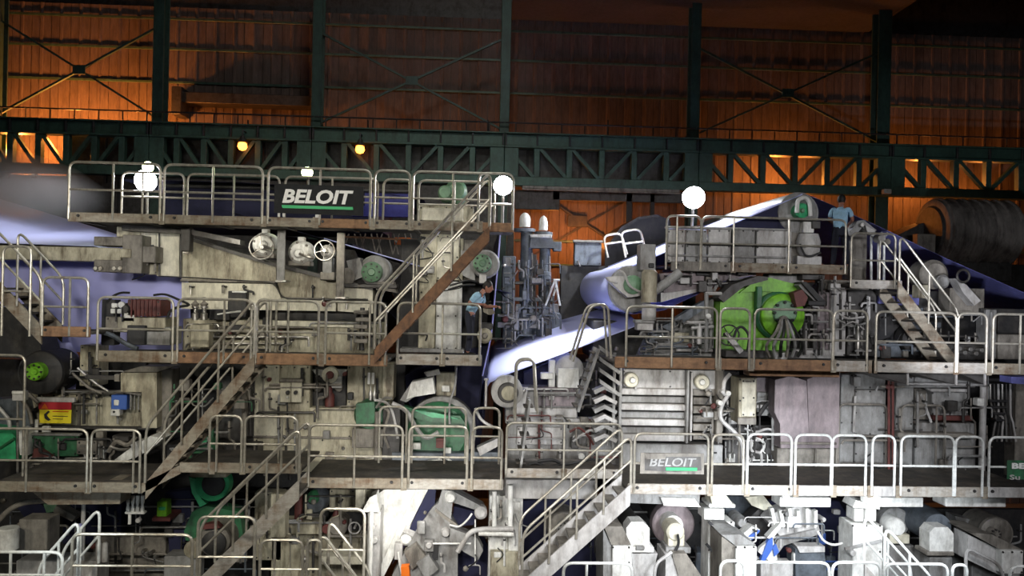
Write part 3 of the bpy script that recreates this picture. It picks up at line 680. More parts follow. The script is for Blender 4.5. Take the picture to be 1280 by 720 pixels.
TH('press_felt', 'black felt wrapping low at the left edge under the landing', 'felt', [('S', 'felt', 'dark', [(-40, 380), (18, 384), (48, 425), (60, 470)], 18.4, 19.2), ('P', 'felt_face', 'dark', [(-40, 384), (18, 384), (50, 425), (56, 448), (-40, 446)], 18.6, .3)])
TH('paper_sheet', 'small pale blue sheet behind the lime roll end', 'paper', [('P', 'sheet', 'paper_lavender', [(62, 430), (88, 428), (98, 445), (94, 488), (86, 490)], 19.4, .02)])
# ================================================================ left machine, upper frame
TH('machine_section', 'cream painted upper machine frame sloping down behind the left gangways', 'frame', [
  ('P', 'side_panel', 'cream_clean', [(196, 288), (224, 290), (224, 347), (196, 345)], 18.75, .5),
  ('P', 'side_panel', 'cream', [(227, 297), (345, 332), (345, 352), (227, 350)], 18.75, .5),
  ('P', 'side_panel', 'cream', [(347, 333), (420, 352), (420, 373), (352, 371), (347, 354)], 18.75, .5),
  ('P', 'side_panel', 'cream_clean', [(227, 353), (343, 355), (352, 374), (420, 376), (420, 389), (227, 386)], 18.72, .5),
  ('P', 'side_panel', 'cream_clean', [(422, 353), (466, 362), (466, 392), (422, 389)], 18.75, .5),
  ('B', 'lower_beam', 'cream', 232, 401, 478, 440, 18.8, .5),
  ('B', 'lower_beam', 'cream_clean', 330, 402, 470, 409, 18.7, .1),
  ('B', 'lower_beam', 'cream', 238, 408, 330, 416, 18.65, .15),
  ('B', 'slot', 'dark', 338, 387, 445, 403, 19.1, .3),
  ('P', 'sloping_flange', 'darksteel', [(227, 294), (345, 329), (466, 359), (466, 363), (345, 334), (227, 298)], 18.65, .5),
  ('B', 'seam_strip', 'greybrown', 227, 350, 343, 353, 18.68, .06),
  ('B', 'seam_strip', 'greybrown', 352, 372, 420, 375, 18.68, .06),
  ('T', 'seam_pipe', 'darksteel', [(198, 345, 18.7), (240, 347, 18.7), (343, 353, 18.65), (352, 373, 18.65), (420, 375, 18.65)], .015),
  ('T', 'seam_pipe', 'darksteel', [(199, 288, 18.7), (199, 344, 18.7)], .02), ('T', 'seam_pipe', 'darksteel', [(226, 290, 18.7), (226, 346, 18.7)], .025)]+dress(232, 402, 476, 438, 18.65, 26, 1)+dress(230, 356, 460, 386, 18.7, 10, 2))
TH('machine_section', 'narrow cream frame post with bolt rows left of the sloping frame', 'frame', [('B', 'side_panel', 'cream_clean', 176, 285, 195, 342, 18.75, .5), ('B', 'side_panel', 'cream', 146, 284, 176, 296, 18.8, .5), ('B', 'foot_plate', 'cream', 172, 326, 197, 343, 18.7, .4)]+dress(150, 286, 194, 340, 18.65, 6, 25))
for i, (x, a, b) in enumerate(((351, 288, 353), (425.5, 291, 374))):
    TH('support_post', ['grey steel post between the two white bearing housings', 'brown grey steel post right of the valve handwheel'][i], 'post', [('B', 'flange', ['grey', 'greybrown'][i], x-5, a, x+5, b, 17.95, .04), ('B', 'web', 'darksteel', x-1, a, x+1, b, 17.99, .25), ('B', 'rear_flange', 'greybrown', x-5, a, x+5, b, 18.24, .04), ('B', 'foot', 'steel', x-7, b-3, x+7, b, 17.9, .4)], 'posts under the top gangway')
TH('beam_block', 'dark brown bolted beam end block beside the white web', 'beam', [
  ('B', 'arm', 'cream', -40, 308, 146, 325, 18.4, .7), ('B', 'clamp', 'greybrown', 118, 296, 156, 307, 18.3, .8), ('B', 'clamp', 'greybrown', 118, 325, 158, 340, 18.3, .8),
  ('B', 'block', 'greybrown', 153, 294, 177, 341, 18.25, .9), ('B', 'recess', 'cream', 150, 311, 163, 322, 18.2, .2), ('B', 'end_cap', 'greybrown', 177, 308, 194, 328, 18.3, .6)]+
  [('C', 'bolt', 'steel', x, 335.5, 18.26, .06, 3) for x in (119, 125, 142, 150)])
TH('cable_duct', 'dark duct slung below the left end of the top gangway', 'duct', [('P', 'duct', 'darksteel', [(152, 281), (232, 285), (300, 300), (300, 306), (232, 292), (152, 288)], 18.0, .4), ('B', 'hanger', 'darksteel', 226, 284, 237, 314, 17.9, .25), ('B', 'hanger_foot', 'steel', 228, 314, 236, 317, 17.9, .25)])
def housing(label, px, py, r, Y, m='white', cap=True):
    TH('bearing_housing', label, 'bearing', [('L', 'body', m, px, py, Y, [(0, r*.72), (.06, r*.9), (.12, r), (.5, r), (.55, r*.8)]), ('L', 'hub_cover', 'white', px-r*.1, py+r*.1, Y-.1, [(0, r*.26), (.03, r*.38), (.12, r*.42)]),
        ('B', 'lug', m, px-2, py-r-4, px+6, py-r+3, Y+.1, .2), ('B', 'foot', 'greybrown', px-r*.9, py+r*.75, px+r*.9, py+r*1.15, Y+.1, .4), ('T', 'grease_pipe', 'steel', [(px, py+2, Y-.12), (px+r*.8, py+r*.45, Y-.12), (px+r*1.2, py+r*.5, Y-.05)], .03)]
        + [('C', 'bolt', 'greybrown', px+r*.8*math.cos(a), py+r*.8*math.sin(a), Y-.01, .1, 1.6) for a in [i*PI/3+.3 for i in range(6)]], 'bearing housings on the sloping frame')
housing('white bearing housing on the sloping frame left of the grey post', 329, 305, 15, 18.3)
housing('white bearing housing between the grey post and the handwheel', 374, 315, 15, 18.3)
def handwheel(label, px, py, r, Y, m='steel', sp=5):
    parts = [('O', 'rim', m, px, py, Y, r, .018), ('C', 'hub', m, px, py, Y-.03, .3, r*.2)]
    for i in range(sp):
        a = 2*PI*i/sp+.4; parts.append(('T', 'spoke', m, [(px, py, Y), (px+r*math.cos(a), py+r*math.sin(a), Y)], .012))
    TH('handwheel', label, 'valve', parts, 'handwheels')
handwheel('thin spoked handwheel right of the second white bearing housing', 405.5, 313, 12.5, 18.1)
handwheel('large thin handwheel ring around the left bearing housing', 327, 309, 15, 18.05, sp=3)
TH('gear_box', 'pale lever gear body behind the spoked handwheel', 'gearbox', [('L', 'body', 'grey_pale', 408, 314, 18.25, [(0, 5), (.05, 8), (.4, 8)]), ('B', 'stand', 'grey', 403, 322, 415, 342, 18.3, .3), ('B', 'foot', 'greybrown', 400, 340, 418, 350, 18.3, .35)])
def roll(label, px, py, r, Y, m, cap_m, L=6.5, cap=.62, cat='roll', grp=None, capoff=(0, 0), shell=None):
    TH('machine_roll', label, cat, [('L', 'end_plate', m, px, py, Y, [(0, r*.86), (.03, r*.96), (.1, r)]), ('L', 'shell', shell or m, px, py, Y+.1, [(0, r*.99), (L, r*.99)]),
       ('L', 'bearing_cap', cap_m, px+capoff[0], py+capoff[1], Y-.22, [(0, r*cap*.8), (.03, r*cap*.95), (.22, r*cap)]), ('L', 'hub', cap_m, px+capoff[0], py+capoff[1], Y-.28, [(0, r*cap*.3), (.07, r*cap*.4)])]
       + [('C', 'bolt', 'darksteel', px+capoff[0]+r*cap*.74*math.cos(a), py+capoff[1]+r*cap*.74*math.sin(a), Y-.24, .06, 1.3) for a in [i*PI/4 for i in range(8)]], grp)
roll('grey roll end with mint green cap below the white edged web', 468, 338, 19, 18.8, 'grey', 'mint', .8, .7, capoff=(-4, 2))
roll('grey roll end with mint green cap above the left man', 607, 330, 18, 18.5, 'grey', 'mint', .7, .66, capoff=(-4, -1))
TH('roll_bracket', 'pale bearing bracket left of the lower mint capped roll', 'bearing', [('P', 'arm', 'grey', [(433, 326), (450, 322), (456, 345), (440, 352)], 18.7, .5), ('L', 'housing', 'greybrown', 432, 346, 18.6, [(0, 6), (.05, 11), (.4, 12)]), ('B', 'shelf', 'darksteel', 428, 355, 496, 360, 18.6, .5), ('P', 'foot', 'greybrown', [(472, 352), (492, 352), (496, 366), (470, 362)], 18.7, .4)])
TH('doctor_bracket', 'grey bracket hanging below the upper mint capped roll', 'bracket', [('B', 'arm', 'grey_pale', 599, 343, 608, 354, 18.4, .3), ('P', 'strap', 'grey', [(576, 312), (592, 318), (594, 352), (578, 344)], 18.7, .4), ('T', 'hose', 'rubber', [(562, 357, 18.3), (585, 350, 18.3), (596, 352, 18.3)], .025), ('T', 'hose', 'rubber', [(560, 362, 18.3), (580, 356, 18.3), (594, 356, 18.3)], .025)])
TH('machine_section', 'cream frame column with white cabinet door left of the left man', 'frame', [('B', 'column', 'cream', 524, 293, 545, 438, 18.8, .5), ('B', 'top_panel', 'cream_clean', 545, 293, 574, 350, 18.85, .5), ('B', 'door', 'white', 545, 352, 572, 438, 18.7, .3), ('B', 'edge_strip', 'white', 572, 352, 577, 438, 18.65, .35), ('B', 'foot', 'grey', 500, 436, 580, 441, 18.6, .5), ('T', 'door>handle', 'dark', [(522, 418, 18.6), (535, 418, 18.6), (532, 426, 18.6)], .02)]+dress(524, 300, 574, 345, 18.6, 12, 26))
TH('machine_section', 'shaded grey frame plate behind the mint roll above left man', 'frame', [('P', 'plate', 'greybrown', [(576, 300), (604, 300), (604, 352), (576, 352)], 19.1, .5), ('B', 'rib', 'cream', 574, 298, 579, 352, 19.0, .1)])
TH('motor', 'white topped unit with pale body behind the top gangway stair end', 'motor', [('B', 'body', 'cream', 524, 257, 592, 278, 18.6, 1), ('B', 'upper_box', 'cream_clean', 527, 260, 579, 276, 18.5, .1), ('L', 'drum', 'mint', 570, 238, 19.0, [(0, 10), (.1, 14), (1.5, 14)]), ('L', 'end_bell', 'mint', 556, 240, 18.9, [(0, 7), (.1, 9), (.9, 9)])])
TH('lattice_frame', 'thin rusty lattice of rods behind the white edged web', 'lattice', [('X', 'rod', 'greybrown', (x, 292, 21.5), (x+(6 if i % 3 else -8), 318, 21.5), .03, .03) for i, x in enumerate(range(436, 520, 7))]+[('X', 'rail', 'rust', (430, 296, 21.5), (522, 300, 21.5), .05, .05), ('B', 'red_panel', 'orange', 493, 297, 513, 306, 22, .1)])
# ---- instruments along left gangway
TH('motor', 'dark maroon motor on the left gangway in front of the lavender sheet', 'motor', [('B', 'body', 'maroon', 160, 375, 200, 395, 17.9, .6), ('B', 'terminal_box', 'maroon', 175, 371, 192, 376, 18.0, .3), ('L', 'end_bell', 'darksteel', 156, 386, 17.85, [(0, 4), (.1, 7), (.5, 7)]), ('B', 'base', 'cream', 148, 397, 205, 415, 17.9, .7), ('B', 'foot', 'grey', 165, 409, 212, 431, 17.9, .7), ('B', 'hatch', 'dark', 159, 407, 181, 431, 17.8, .3)]+[('B', 'cooling_fin', 'maroon', 163+i*5, 374, 165+i*5, 396, 17.86, .04) for i in range(7)])
TH('gauge_rack', 'small rack of white gauges beside the maroon motor', 'gauge', [('B', 'rack', 'dark', 127, 375, 143, 431, 18.0, .3), ('B', 'gauge_box', 'white', 139, 379, 146, 385, 17.9, .1), ('C', 'gauge', 'white', 151, 381, 17.85, .1, 4), ('B', 'gauge_box', 'white', 138, 386, 152, 392, 17.9, .1), ('B', 'gauge_box', 'white', 152, 387, 168, 402, 17.9, .1), ('B', 'panel', 'greybrown', 132, 396, 158, 415, 17.95, .1), ('T', 'pipe', 'dark', [(145, 384, 17.85), (145, 402, 17.85)], .02), ('T', 'pipe', 'dark', [(153, 384, 17.85), (153, 402, 17.85)], .02)])
TH('hose', 'black hose looping right of the maroon motor', 'hose', [('H', 'hose', 'rubber', [(192, 369, 17.9), (206, 368, 17.9), (222, 374, 17.9), (236, 381, 18), (222, 384, 18), (212, 390, 18), (210, 398, 18)], .028)], 'black hoses on the left gangway')
TH('hose', 'short black hose rising behind the gauge rack', 'hose', [('H', 'hose', 'rubber', [(134, 378, 18), (142, 370, 18), (152, 366, 18), (162, 366, 18)], .028)], 'black hoses on the left gangway')
TH('hose', 'dark hose lying along the deck below the maroon motor', 'hose', [('H', 'hose', 'bluegrey', [(125, 415, 17.6), (140, 419, 17.6), (158, 430, 17.6), (172, 436, 17.6)], .05)], 'black hoses on the left gangway')
for i, x in enumerate((244, 255)):
    TH('valve', ['left', 'right'][i]+' small steel valve of the pair under the cream frame corner', 'valve', [('V', 'body', 'steel', x, 400, 17.95, [(0, 4), (8, 4), (9, 2.5), (14, 2.5), (15, 4.5), (17, 4.5)]), ('V', 'bonnet', 'greybrown', x, 383, 17.95, [(0, 3), (3, 5), (6, 1.5), (10, 1.2)]), ('B', 'seat_block', 'cream', x-6, 406, x+6, 434, 17.9, .3)], 'valves under the cream frame')
TH('junction_box', 'black recess box on the cream frame right of the valves', 'box', [('B', 'recess', 'dark', 285, 364, 308, 397, 18.55, .3), ('B', 'top_strip', 'white', 290, 364, 308, 366, 18.5, .06), ('B', 'hatch', 'dark', 262, 387, 287, 400, 18.5, .3), ('T', 'lever', 'white', [(272, 393, 17.9), (284, 391, 17.8), (301, 389, 17.8)], .02)])
TH('valve_stack', 'dark stack of small valves beside the second level stair foot', 'valve', [('V', 'stem', 'darksteel', 452, 438, 18.0, [(0, 3), (53, 3)])]+[('B', 'valve_block', 'greybrown', 442+(i % 2)*2, 388+i*9, 459+(i % 2)*3, 393+i*9, 17.9, .3) for i in range(5)]+[('T', 'pipe', 'darksteel', [(462, 385, 18), (462, 430, 18)], .03)])
# ================================================================ left machine, middle level
TH('machine_section', 'cream grey lower frame wall behind the long left stair', 'frame', [
  ('B', 'wall_panel', 'cream', 100, 432, 123, 482, 18.9, .5), ('B', 'wall_panel', 'cream', 36, 492, 98, 536, 18.9, .5), ('B', 'wall_panel', 'cream', 99, 492, 176, 536, 18.9, .5), ('P', 'machine_box', 'cream', [(151, 466), (196, 466), (196, 535), (177, 535), (177, 490), (151, 490)], 18.4, .6),
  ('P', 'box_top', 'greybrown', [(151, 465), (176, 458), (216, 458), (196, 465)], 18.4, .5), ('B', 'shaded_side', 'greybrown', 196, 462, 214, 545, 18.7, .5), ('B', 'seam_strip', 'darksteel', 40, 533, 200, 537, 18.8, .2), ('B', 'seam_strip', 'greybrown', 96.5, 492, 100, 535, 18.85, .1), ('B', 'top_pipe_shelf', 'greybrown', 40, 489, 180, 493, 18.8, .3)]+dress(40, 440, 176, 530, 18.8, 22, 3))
TH('machine_section', 'cream frame wall with round port between the left stairs', 'frame', [
  ('B', 'wall_panel', 'cream_clean', 318, 457, 348, 548, 18.9, .5), ('B', 'wall_panel', 'cream', 349, 457, 387, 548, 18.9, .5), ('B', 'wall_panel', 'cream', 434, 457, 488, 548, 18.9, .5), ('B', 'bottom_panel', 'cream', 318, 548, 488, 590, 18.9, .5), ('B', 'bottom_strip', 'greybrown', 318, 546, 488, 549, 18.85, .1),
  ('B', 'window_recess', 'dark', 388, 457, 433, 511, 19.2, .3), ('B', 'recess_sill', 'cream', 387, 510, 434, 548, 18.9, .5), ('B', 'corner_post', 'cream', 478, 455, 492, 500, 18.6, .6)]+dress(320, 460, 486, 588, 18.85, 34, 4))
TH('roll_journal', 'small ringed roll journal in the dark frame window', 'bearing', [('L', 'ring', 'cream_clean', 412, 469, 18.75, [(0, 6), (.04, 10), (.2, 10)]), ('C', 'bore', 'maroon', 412, 469, 18.7, .1, 5), ('P', 'cover', 'grey_pale', [(390, 462), (434, 462), (428, 470), (412, 474), (396, 470)], 18.95, .2), ('V', 'stem', 'maroon', 412, 508, 19.0, [(0, 6), (14, 6), (18, 3), (28, 3)]), ('C', 'side_boss', 'greybrown', 397, 484, 19.0, .2, 6), ('C', 'side_boss', 'greybrown', 423, 485, 19.0, .2, 5)])
TH('control_box', 'beige double control box with two black knobs on the cream wall', 'box', [('B', 'enclosure', 'cream_clean', 350, 478, 363, 503, 18.7, .2), ('B', 'enclosure', 'cream_clean', 364, 477, 377, 503, 18.7, .2), ('C', 'knob', 'dark', 359, 491, 18.6, .1, 2.4), ('C', 'knob', 'dark', 369, 491, 18.6, .1, 2.4), ('C', 'knob', 'white', 359, 497, 18.64, .07, 1.5), ('B', 'hood', 'greybrown', 349, 474, 378, 478, 18.65, .3), ('T', 'conduit', 'cable', [(359, 503, 18.75), (360, 540, 18.75)], .02)])
TH('control_pedestal', 'blue white operator device hanging on the cream wall by cables', 'device', [('B', 'blue_housing', 'blue', 139, 494, 158, 512, 18.5, .25), ('B', 'display', 'white', 142, 500, 148, 507, 18.47, .05), ('B', 'switch_box', 'white', 138, 512, 149, 520, 18.45, .2), ('C', 'knob', 'dark', 142, 515, 18.42, .05, 1.3), ('C', 'bracket', 'steel', 150, 524, 18.6, .1, 2)])
for i in range(3):
    TH('pipe', ORD[i]+' thin pale pipe from left along the top of the blue device wall', 'pipe', [('H', 'pipe', 'steel', [(100+i*12, 492-i, 18.5), (118+i*8, 488+i*2, 18.45), (135+i*6, 491-i, 18.45), (150+i*4, 489+i, 18.45), (176, 490+i*2, 18.5)], .02), ('V', 'drop', 'steel', 163+i*5, 512, 18.5, [(0, 1), (20, 1)])], 'pipes over the blue device')
TH('cylinder_rod', 'black hydraulic rod pointing to the cream box at left', 'cylinder', [('X', 'barrel', 'darksteel', (108, 471, 18.4), (146, 472, 18.4), .09, .09), ('X', 'gland', 'greybrown', (145, 472, 18.4), (151, 472, 18.4), .16, .16), ('T', 'hose', 'steel', [(97, 460, 18.4), (120, 480, 18.4), (135, 489, 18.4)], .03), ('T', 'hose', 'greybrown', [(90, 466, 18.4), (112, 486, 18.4), (128, 492, 18.4)], .03)])
# warning sign
def flat_text(s, px, py, Y, hpx, m, off=.02, shear=0, wpx=None):
    cu = bpy.data.curves.new('t', 'FONT'); cu.body = s; cu.offset = off; cu.shear = shear; cu.extrude = .01; cu.size = 1; cu.resolution_u = 3
    o = bpy.data.objects.new('t', cu); COL.objects.link(o); bpy.context.view_layer.update()
    me = bpy.data.meshes.new_from_object(o.evaluated_get(bpy.context.evaluated_depsgraph_get()))
    vs = [v.co.copy() for v in me.vertices]; fs = [tuple(p.vertices) for p in me.polygons]
    bpy.data.objects.remove(o); bpy.data.curves.remove(cu); bpy.data.meshes.remove(me)
    x0 = min(v.x for v in vs); x1 = max(v.x for v in vs); y0 = min(v.y for v in vs); y1 = max(v.y for v in vs)
    c = W(px, py, Y); sy = hpx*S(Y)/(y1-y0); sx = wpx*S(Y)/(x1-x0) if wpx else sy
    return MB().add([(c.x+(v.x-(x0+x1)/2)*sx, Y-(v.z+.01)*.6, c.z+(v.y-(y0+y1)/2)*sy) for v in vs], fs)
TH('warning_sign', 'red and yellow warning sign on the left cream wall', 'sign', [('B', 'board', 'yellow', 50, 512, 88, 529, 18.5, .02), ('B', 'header', 'red', 49, 503, 88, 512, 18.49, .03), ('P', 'warning_triangle', 'orange', [(51, 511), (60, 511), (55.5, 504.5)], 18.47, .015),
  ('P', 'pictogram', 'dark', [(55, 518), (60, 513.5), (62, 514.5), (58, 519), (60, 522), (63, 525), (60, 526), (56, 523)], 18.47, .015), ('B', 'text_line', 'orange', 66, 514, 85, 515, 18.48, .015), ('B', 'text_line', 'dark', 66, 520, 84, 520.6, 18.48, .015), ('B', 'text_line', 'dark', 66, 523.5, 78, 524.1, 18.48, .015), ('B', 'backing', 'grey_pale', 46, 497, 92, 503, 18.52, .1)])
TH('bracket', 'small white striped tubes hanging below the warning sign', 'bracket', [('V', 'tube', 'white', 45.5, 543, 18.4, [(0, 2), (18, 2)]), ('B', 'tube', 'white', 52, 533, 61, 543, 18.45, .1)])
TH('machine_guard', 'dark green guard panel under the warning sign', 'guard', [('B', 'panel', 'green', 38, 545, 96, 570, 18.3, .1), ('B', 'latch', 'dark', 73, 554, 82, 563, 18.25, .06), ('P', 'cover', 'maroon', [(40, 572), (42, 561), (50, 560), (66, 571)], 18.2, .1), ('B', 'top_rail', 'grey', 36, 542, 98, 545, 18.25, .15)])
TH('machine_guard', 'bright emerald curved guard at the left edge on level three', 'guard', [('P', 'shell', 'emerald', [(-20, 533), (10, 536), (19, 546), (20, 575), (10, 577), (-20, 574)], 18.2, .6), ('P', 'white_pillar', 'white', [(22, 536), (34, 540), (35, 569), (25, 569)], 18.1, .4), ('T', 'rib', 'green', [(0, 560, 18.15), (18, 548, 18.15)], .03)])
TH('bracket', 'pale square bracket frame left of the stair foot', 'bracket', [('B', 'plate', 'greybrown', 96, 551, 120, 568, 18.2, .06), ('B', 'handle', 'steel', 99, 556, 112, 559, 18.15, .06), ('B', 'post', 'greybrown', 119, 540, 128, 590, 18.3, .2)])
TH('pipe_cluster', 'dirty bundle of pipe bends behind the long left stair foot', 'pipe', [('H', 'pipe', 'greybrown', [(136, 565, 18.2), (145, 552, 18.2), (160, 556, 18.2), (170, 546, 18.2)], .05), ('H', 'pipe', 'steel', [(138, 558, 18.1), (150, 562, 18.1), (168, 560, 18.1)], .03), ('B', 'block', 'darksteel', 140, 545, 165, 580, 18.5, .4)])
TH('duct_end', 'white slanted chute below the long left stair', 'chute', [('P', 'chute', 'white', [(143, 575), (163, 560), (188, 545), (204, 548), (188, 562), (168, 572), (152, 578)], 17.6, .5), ('P', 'flange', 'grey_pale', [(163, 556), (170, 552), (176, 568), (168, 573)], 17.5, .6)])
TH('machine_block', 'dark low machine bed behind the left third level gangway', 'machine', [('B', 'bed', 'darksteel', 36, 572, 176, 600, 18.6, 1), ('B', 'panel', 'grey', 55, 575, 130, 590, 18.5, .1)]+dress(36, 548, 176, 598, 18.3, 26, 15))
TH('machine_block', 'grey green machine bed seen through the raised bay rails', 'machine', [('B', 'bed', 'darksteel', 210, 556, 320, 590, 18.4, .8), ('B', 'green_guard', 'green', 232, 545, 268, 567, 18.2, .3), ('B', 'green_guard', 'emerald', 240, 551, 262, 556, 18.15, .06), ('T', 'pipe', 'steel', [(214, 563, 18.1), (240, 558, 18.1), (262, 553, 18.1)], .025), ('B', 'dark_panel', 'darksteel', 270, 470, 318, 560, 18.9, .3), ('T', 'riser', 'greybrown', [(306, 458, 18.7), (306, 545, 18.7)], .07), ('T', 'riser', 'darksteel', [(313, 458, 18.6), (313, 545, 18.6)], .04)]+dress(212, 480, 318, 586, 18.2, 36, 14, ('darksteel', 'greybrown', 'green', 'grey')))
# lime roll at far left
roll('dark roll end with lime green cap at the left edge', 50, 466, 27, 18.3, 'dark', 'lime', .9, .42, capoff=(-8, -1))
TH('junction_box', 'small pale blue box below the lime roll end', 'box', [('B', 'box', 'grey_pale', 15, 490, 29, 501, 17.0, .2), ('B', 'lid', 'white', 14.5, 489, 29.5, 493, 16.97, .05), ('T', 'post', 'steel', [(22, 500, 17.1), (22, 592, 17.1)], .025)])
TH('machine_block', 'dark grey machinery below the lime roll at left edge', 'machine', [('P', 'body', 'bluegrey', [(-30, 500), (30, 498), (38, 534), (-30, 534)], 18.6, .5), ('T', 'pipe', 'grey_pale', [(-5, 505, 18.4), (12, 525, 18.4), (12, 540, 18.4)], .04), ('T', 'pipe', 'greybrown', [(22, 494, 18.4), (36, 510, 18.4), (40, 530, 18.4)], .04), ('T', 'pipe', 'greybrown', [(36, 492, 18.4), (48, 504, 18.4)], .04)])
# green gear housing in middle
TH('gear_housing', 'dark green round gear housing with grey rim above middle gangway', 'gearbox', [('L', 'rim', 'grey', 551, 540, 18.9, [(0, 40), (.05, 44), (.5, 44)]), ('L', 'body', 'green', 548, 542, 18.7, [(0, 34), (.08, 39), (.3, 39)]), ('P', 'guard', 'green', [(505, 508), (540, 518), (575, 520), (582, 530), (540, 528), (508, 520)], 18.5, .3), ('P', 'cover', 'emerald', [(515, 512), (545, 516), (575, 524), (540, 522)], 18.45, .1), ('T', 'guard_pipe', 'grey_pale', [(490, 504, 18.3), (508, 512, 18.3), (520, 535, 18.3), (532, 550, 18.3), (548, 540, 18.3)], .05)])
TH('motor', 'dark green rounded motor left of the green gear housing', 'motor', [('L', 'body', 'green', 462, 520, 18.5, [(0, 16), (.1, 20), (1, 20)]), ('B', 'base', 'greybrown', 440, 536, 480, 560, 18.5, .6), ('P', 'cowl', 'green', [(445, 505), (468, 502), (470, 528), (445, 532)], 18.3, .3)])
TH('hood_box', 'white angular hood box above the green gear housing', 'box', [('P', 'front', 'white', [(514, 478), (541, 472), (544, 492), (518, 496), (508, 499)], 18.6, .5), ('P', 'side', 'grey', [(500, 500), (514, 478), (518, 496), (508, 503)], 18.65, .4), ('P', 'lever', 'grey_pale', [(530, 466), (548, 462), (550, 468), (534, 471)], 18.5, .2), ('B', 'rear_panel', 'cream', 545, 466, 570, 495, 19.2, .3), ('B', 'switch', 'white', 552, 482, 562, 490, 19.1, .1)])
TH('hose', 'grey hose hanging beside the black felt', 'hose', [('H', 'hose', 'grey', [(570, 452, 18.3), (569, 480, 18.3), (562, 505, 18.3), (562, 530, 18.3)], .025)])
TH('pipe_cluster', 'tangle of pale pipes and cables left of the gear housing', 'pipe', [('H', 'pipe', 'grey_pale', [(468, 500, 18.1), (484, 504, 18.1), (492, 520, 18.1), (497, 548, 18.1)], .03), ('H', 'pipe', 'steel', [(470, 510, 18.1), (480, 498, 18.1), (490, 498, 18.1)], .03), ('H', 'pipe', 'greybrown', [(474, 508, 18.05), (486, 515, 18.05), (480, 540, 18.05), (486, 560, 18.05)], .03), ('V', 'post', 'greybrown', 470, 590, 18.2, [(0, 3), (75, 3)]), ('B', 'block', 'darksteel', 478, 508, 500, 575, 18.5, .3)])
for i, x in enumerate((461, 466)):
    TH('gauge', ['left', 'right'][i]+' one of two white tube gauges on the cream corner', 'gauge', [('V', 'tube', 'white', x, 480, 18.5, [(0, 1.8), (14, 1.8)]), ('V', 'valve', 'steel', x+2, 500, 18.45, [(0, 2), (8, 2.6), (12, 1), (18, 1)])], 'tube gauges')
TH('pallet_load', 'dark bed with crumpled white film behind the middle gangway rails', 'machine', [('B', 'bed', 'bluegrey', 490, 566, 590, 592, 18.45, .8), ('P', 'crumpled_film', 'white', [(520, 585), (535, 576), (552, 574), (556, 584), (540, 588)], 18.35, .1), ('B', 'white_box', 'white', 514, 554, 526, 562, 18.4, .1), ('B', 'white_box', 'white', 555, 560, 564, 567, 18.4, .1), ('P', 'red_cover', 'maroon', [(545, 548), (556, 548), (556, 560), (545, 560)], 18.5, .1), ('H', 'cable', 'white', [(546, 585, 18.3), (550, 572, 18.3), (560, 574, 18.3), (572, 584, 18.3)], .025)])
TH('pipe_cluster', 'blue grey lever machinery between the gear housing and grey press', 'pipe', [('H', 'pipe', 'grey_pale', [(594, 510, 18.3), (602, 525, 18.3), (618, 535, 18.3)], .035), ('P', 'shell', 'grey_pale', [(596, 560), (622, 548), (626, 556), (600, 570)], 18.4, .3), ('B', 'block', 'bluegrey', 590, 565, 628, 590, 18.5, .5), ('V', 'post', 'grey_pale', 607, 510, 18.3, [(0, 1.5), (34, 1.5), (35, 3), (37, 3)])])
# ================================================================ centre
def pump(label, px, py, rb, Y, cap):
    TH('tall_pump', label, 'pump', [('V', 'barrel', 'bluegrey', px, 420, Y, [(0, rb*1.1), (30, rb*1.1), (31, rb*.9), (70, rb*.9), (71, rb*1.05), (80, rb*1.05), (81, rb*.85), (420-py-22, rb*.85)]), ('V', 'neck_flange', 'bluegrey', px, py+24, Y, [(0, rb*1.5), (4, rb*1.5)]),
        ('V', 'dome', 'white', px, py+18, Y, [(0, cap), (10, cap), (14, cap*.85), (17, cap*.5), (18.4, .5)]), ('C', 'port', 'dark', px, py+92, Y-rb*S(Y)-.02, .2, 3), ('T', 'pipe', 'steel', [(px+rb, py+50, Y-.1), (px+rb, py+118, Y-.1)], .03)], 'tall grey pumps')
pump('tall grey pump with a white dome, left of the pair', 656, 266, 9, 22.5, 7)
pump('tall grey pump with a white dome, right of the pair', 679, 270, 8, 22.5, 5.5)
TH('pump_bracket', 'grey cross bracket with white top joining the two pumps', 'bracket', [('P', 'bracket', 'bluegrey', [(664, 296), (690, 297), (696, 310), (662, 310)], 22.2, .5), ('B', 'top_plate', 'white', 663, 293, 690, 297, 22.1, .6), ('B', 'motor', 'bluegrey', 692, 302, 702, 314, 22.2, .3)])
TH('machine_block', 'blue grey machine base below the tall pumps', 'machine', [('B', 'base', 'bluegrey', 628, 390, 700, 430, 23, 1.5), ('B', 'cabinet', 'bluegrey', 628, 320, 644, 392, 23.2, .8), ('B', 'cabinet', 'darksteel', 664, 318, 670, 392, 23.2, .5), ('B', 'ledge', 'grey', 622, 393, 690, 397, 22.4, .5), ('B', 'ledge', 'grey', 622, 403, 672, 410, 22.3, .5), ('B', 'cross_member', 'darksteel', 640, 352, 692, 356, 22.2, .2), ('B', 'cross_member', 'bluegrey', 640, 372, 692, 377, 22.2, .2)]+[('B', 'fitting', 'bluegrey', 645+i*8, 380+(i*7) % 12, 651+i*8, 392+(i*5) % 10, 22.1, .2) for i in range(7)]+dress(630, 325, 700, 425, 22.1, 60, 21, ('bluegrey', 'darksteel', 'bluegrey', 'grey')))
TH('a_frame', 'small white legged trestle beside the right pump', 'trestle', [('T', 'leg', 'rail_white', [(694, 349, 21.9), (682, 382, 21.9)], .03), ('T', 'leg', 'rail_white', [(694, 349, 21.9), (700, 382, 21.9)], .03), ('T', 'leg', 'rail_white', [(697, 349, 22.2), (690, 376, 22.2)], .03), ('T', 'bar', 'rail_white', [(692, 350, 21.9), (700, 350, 21.9)], .03)])
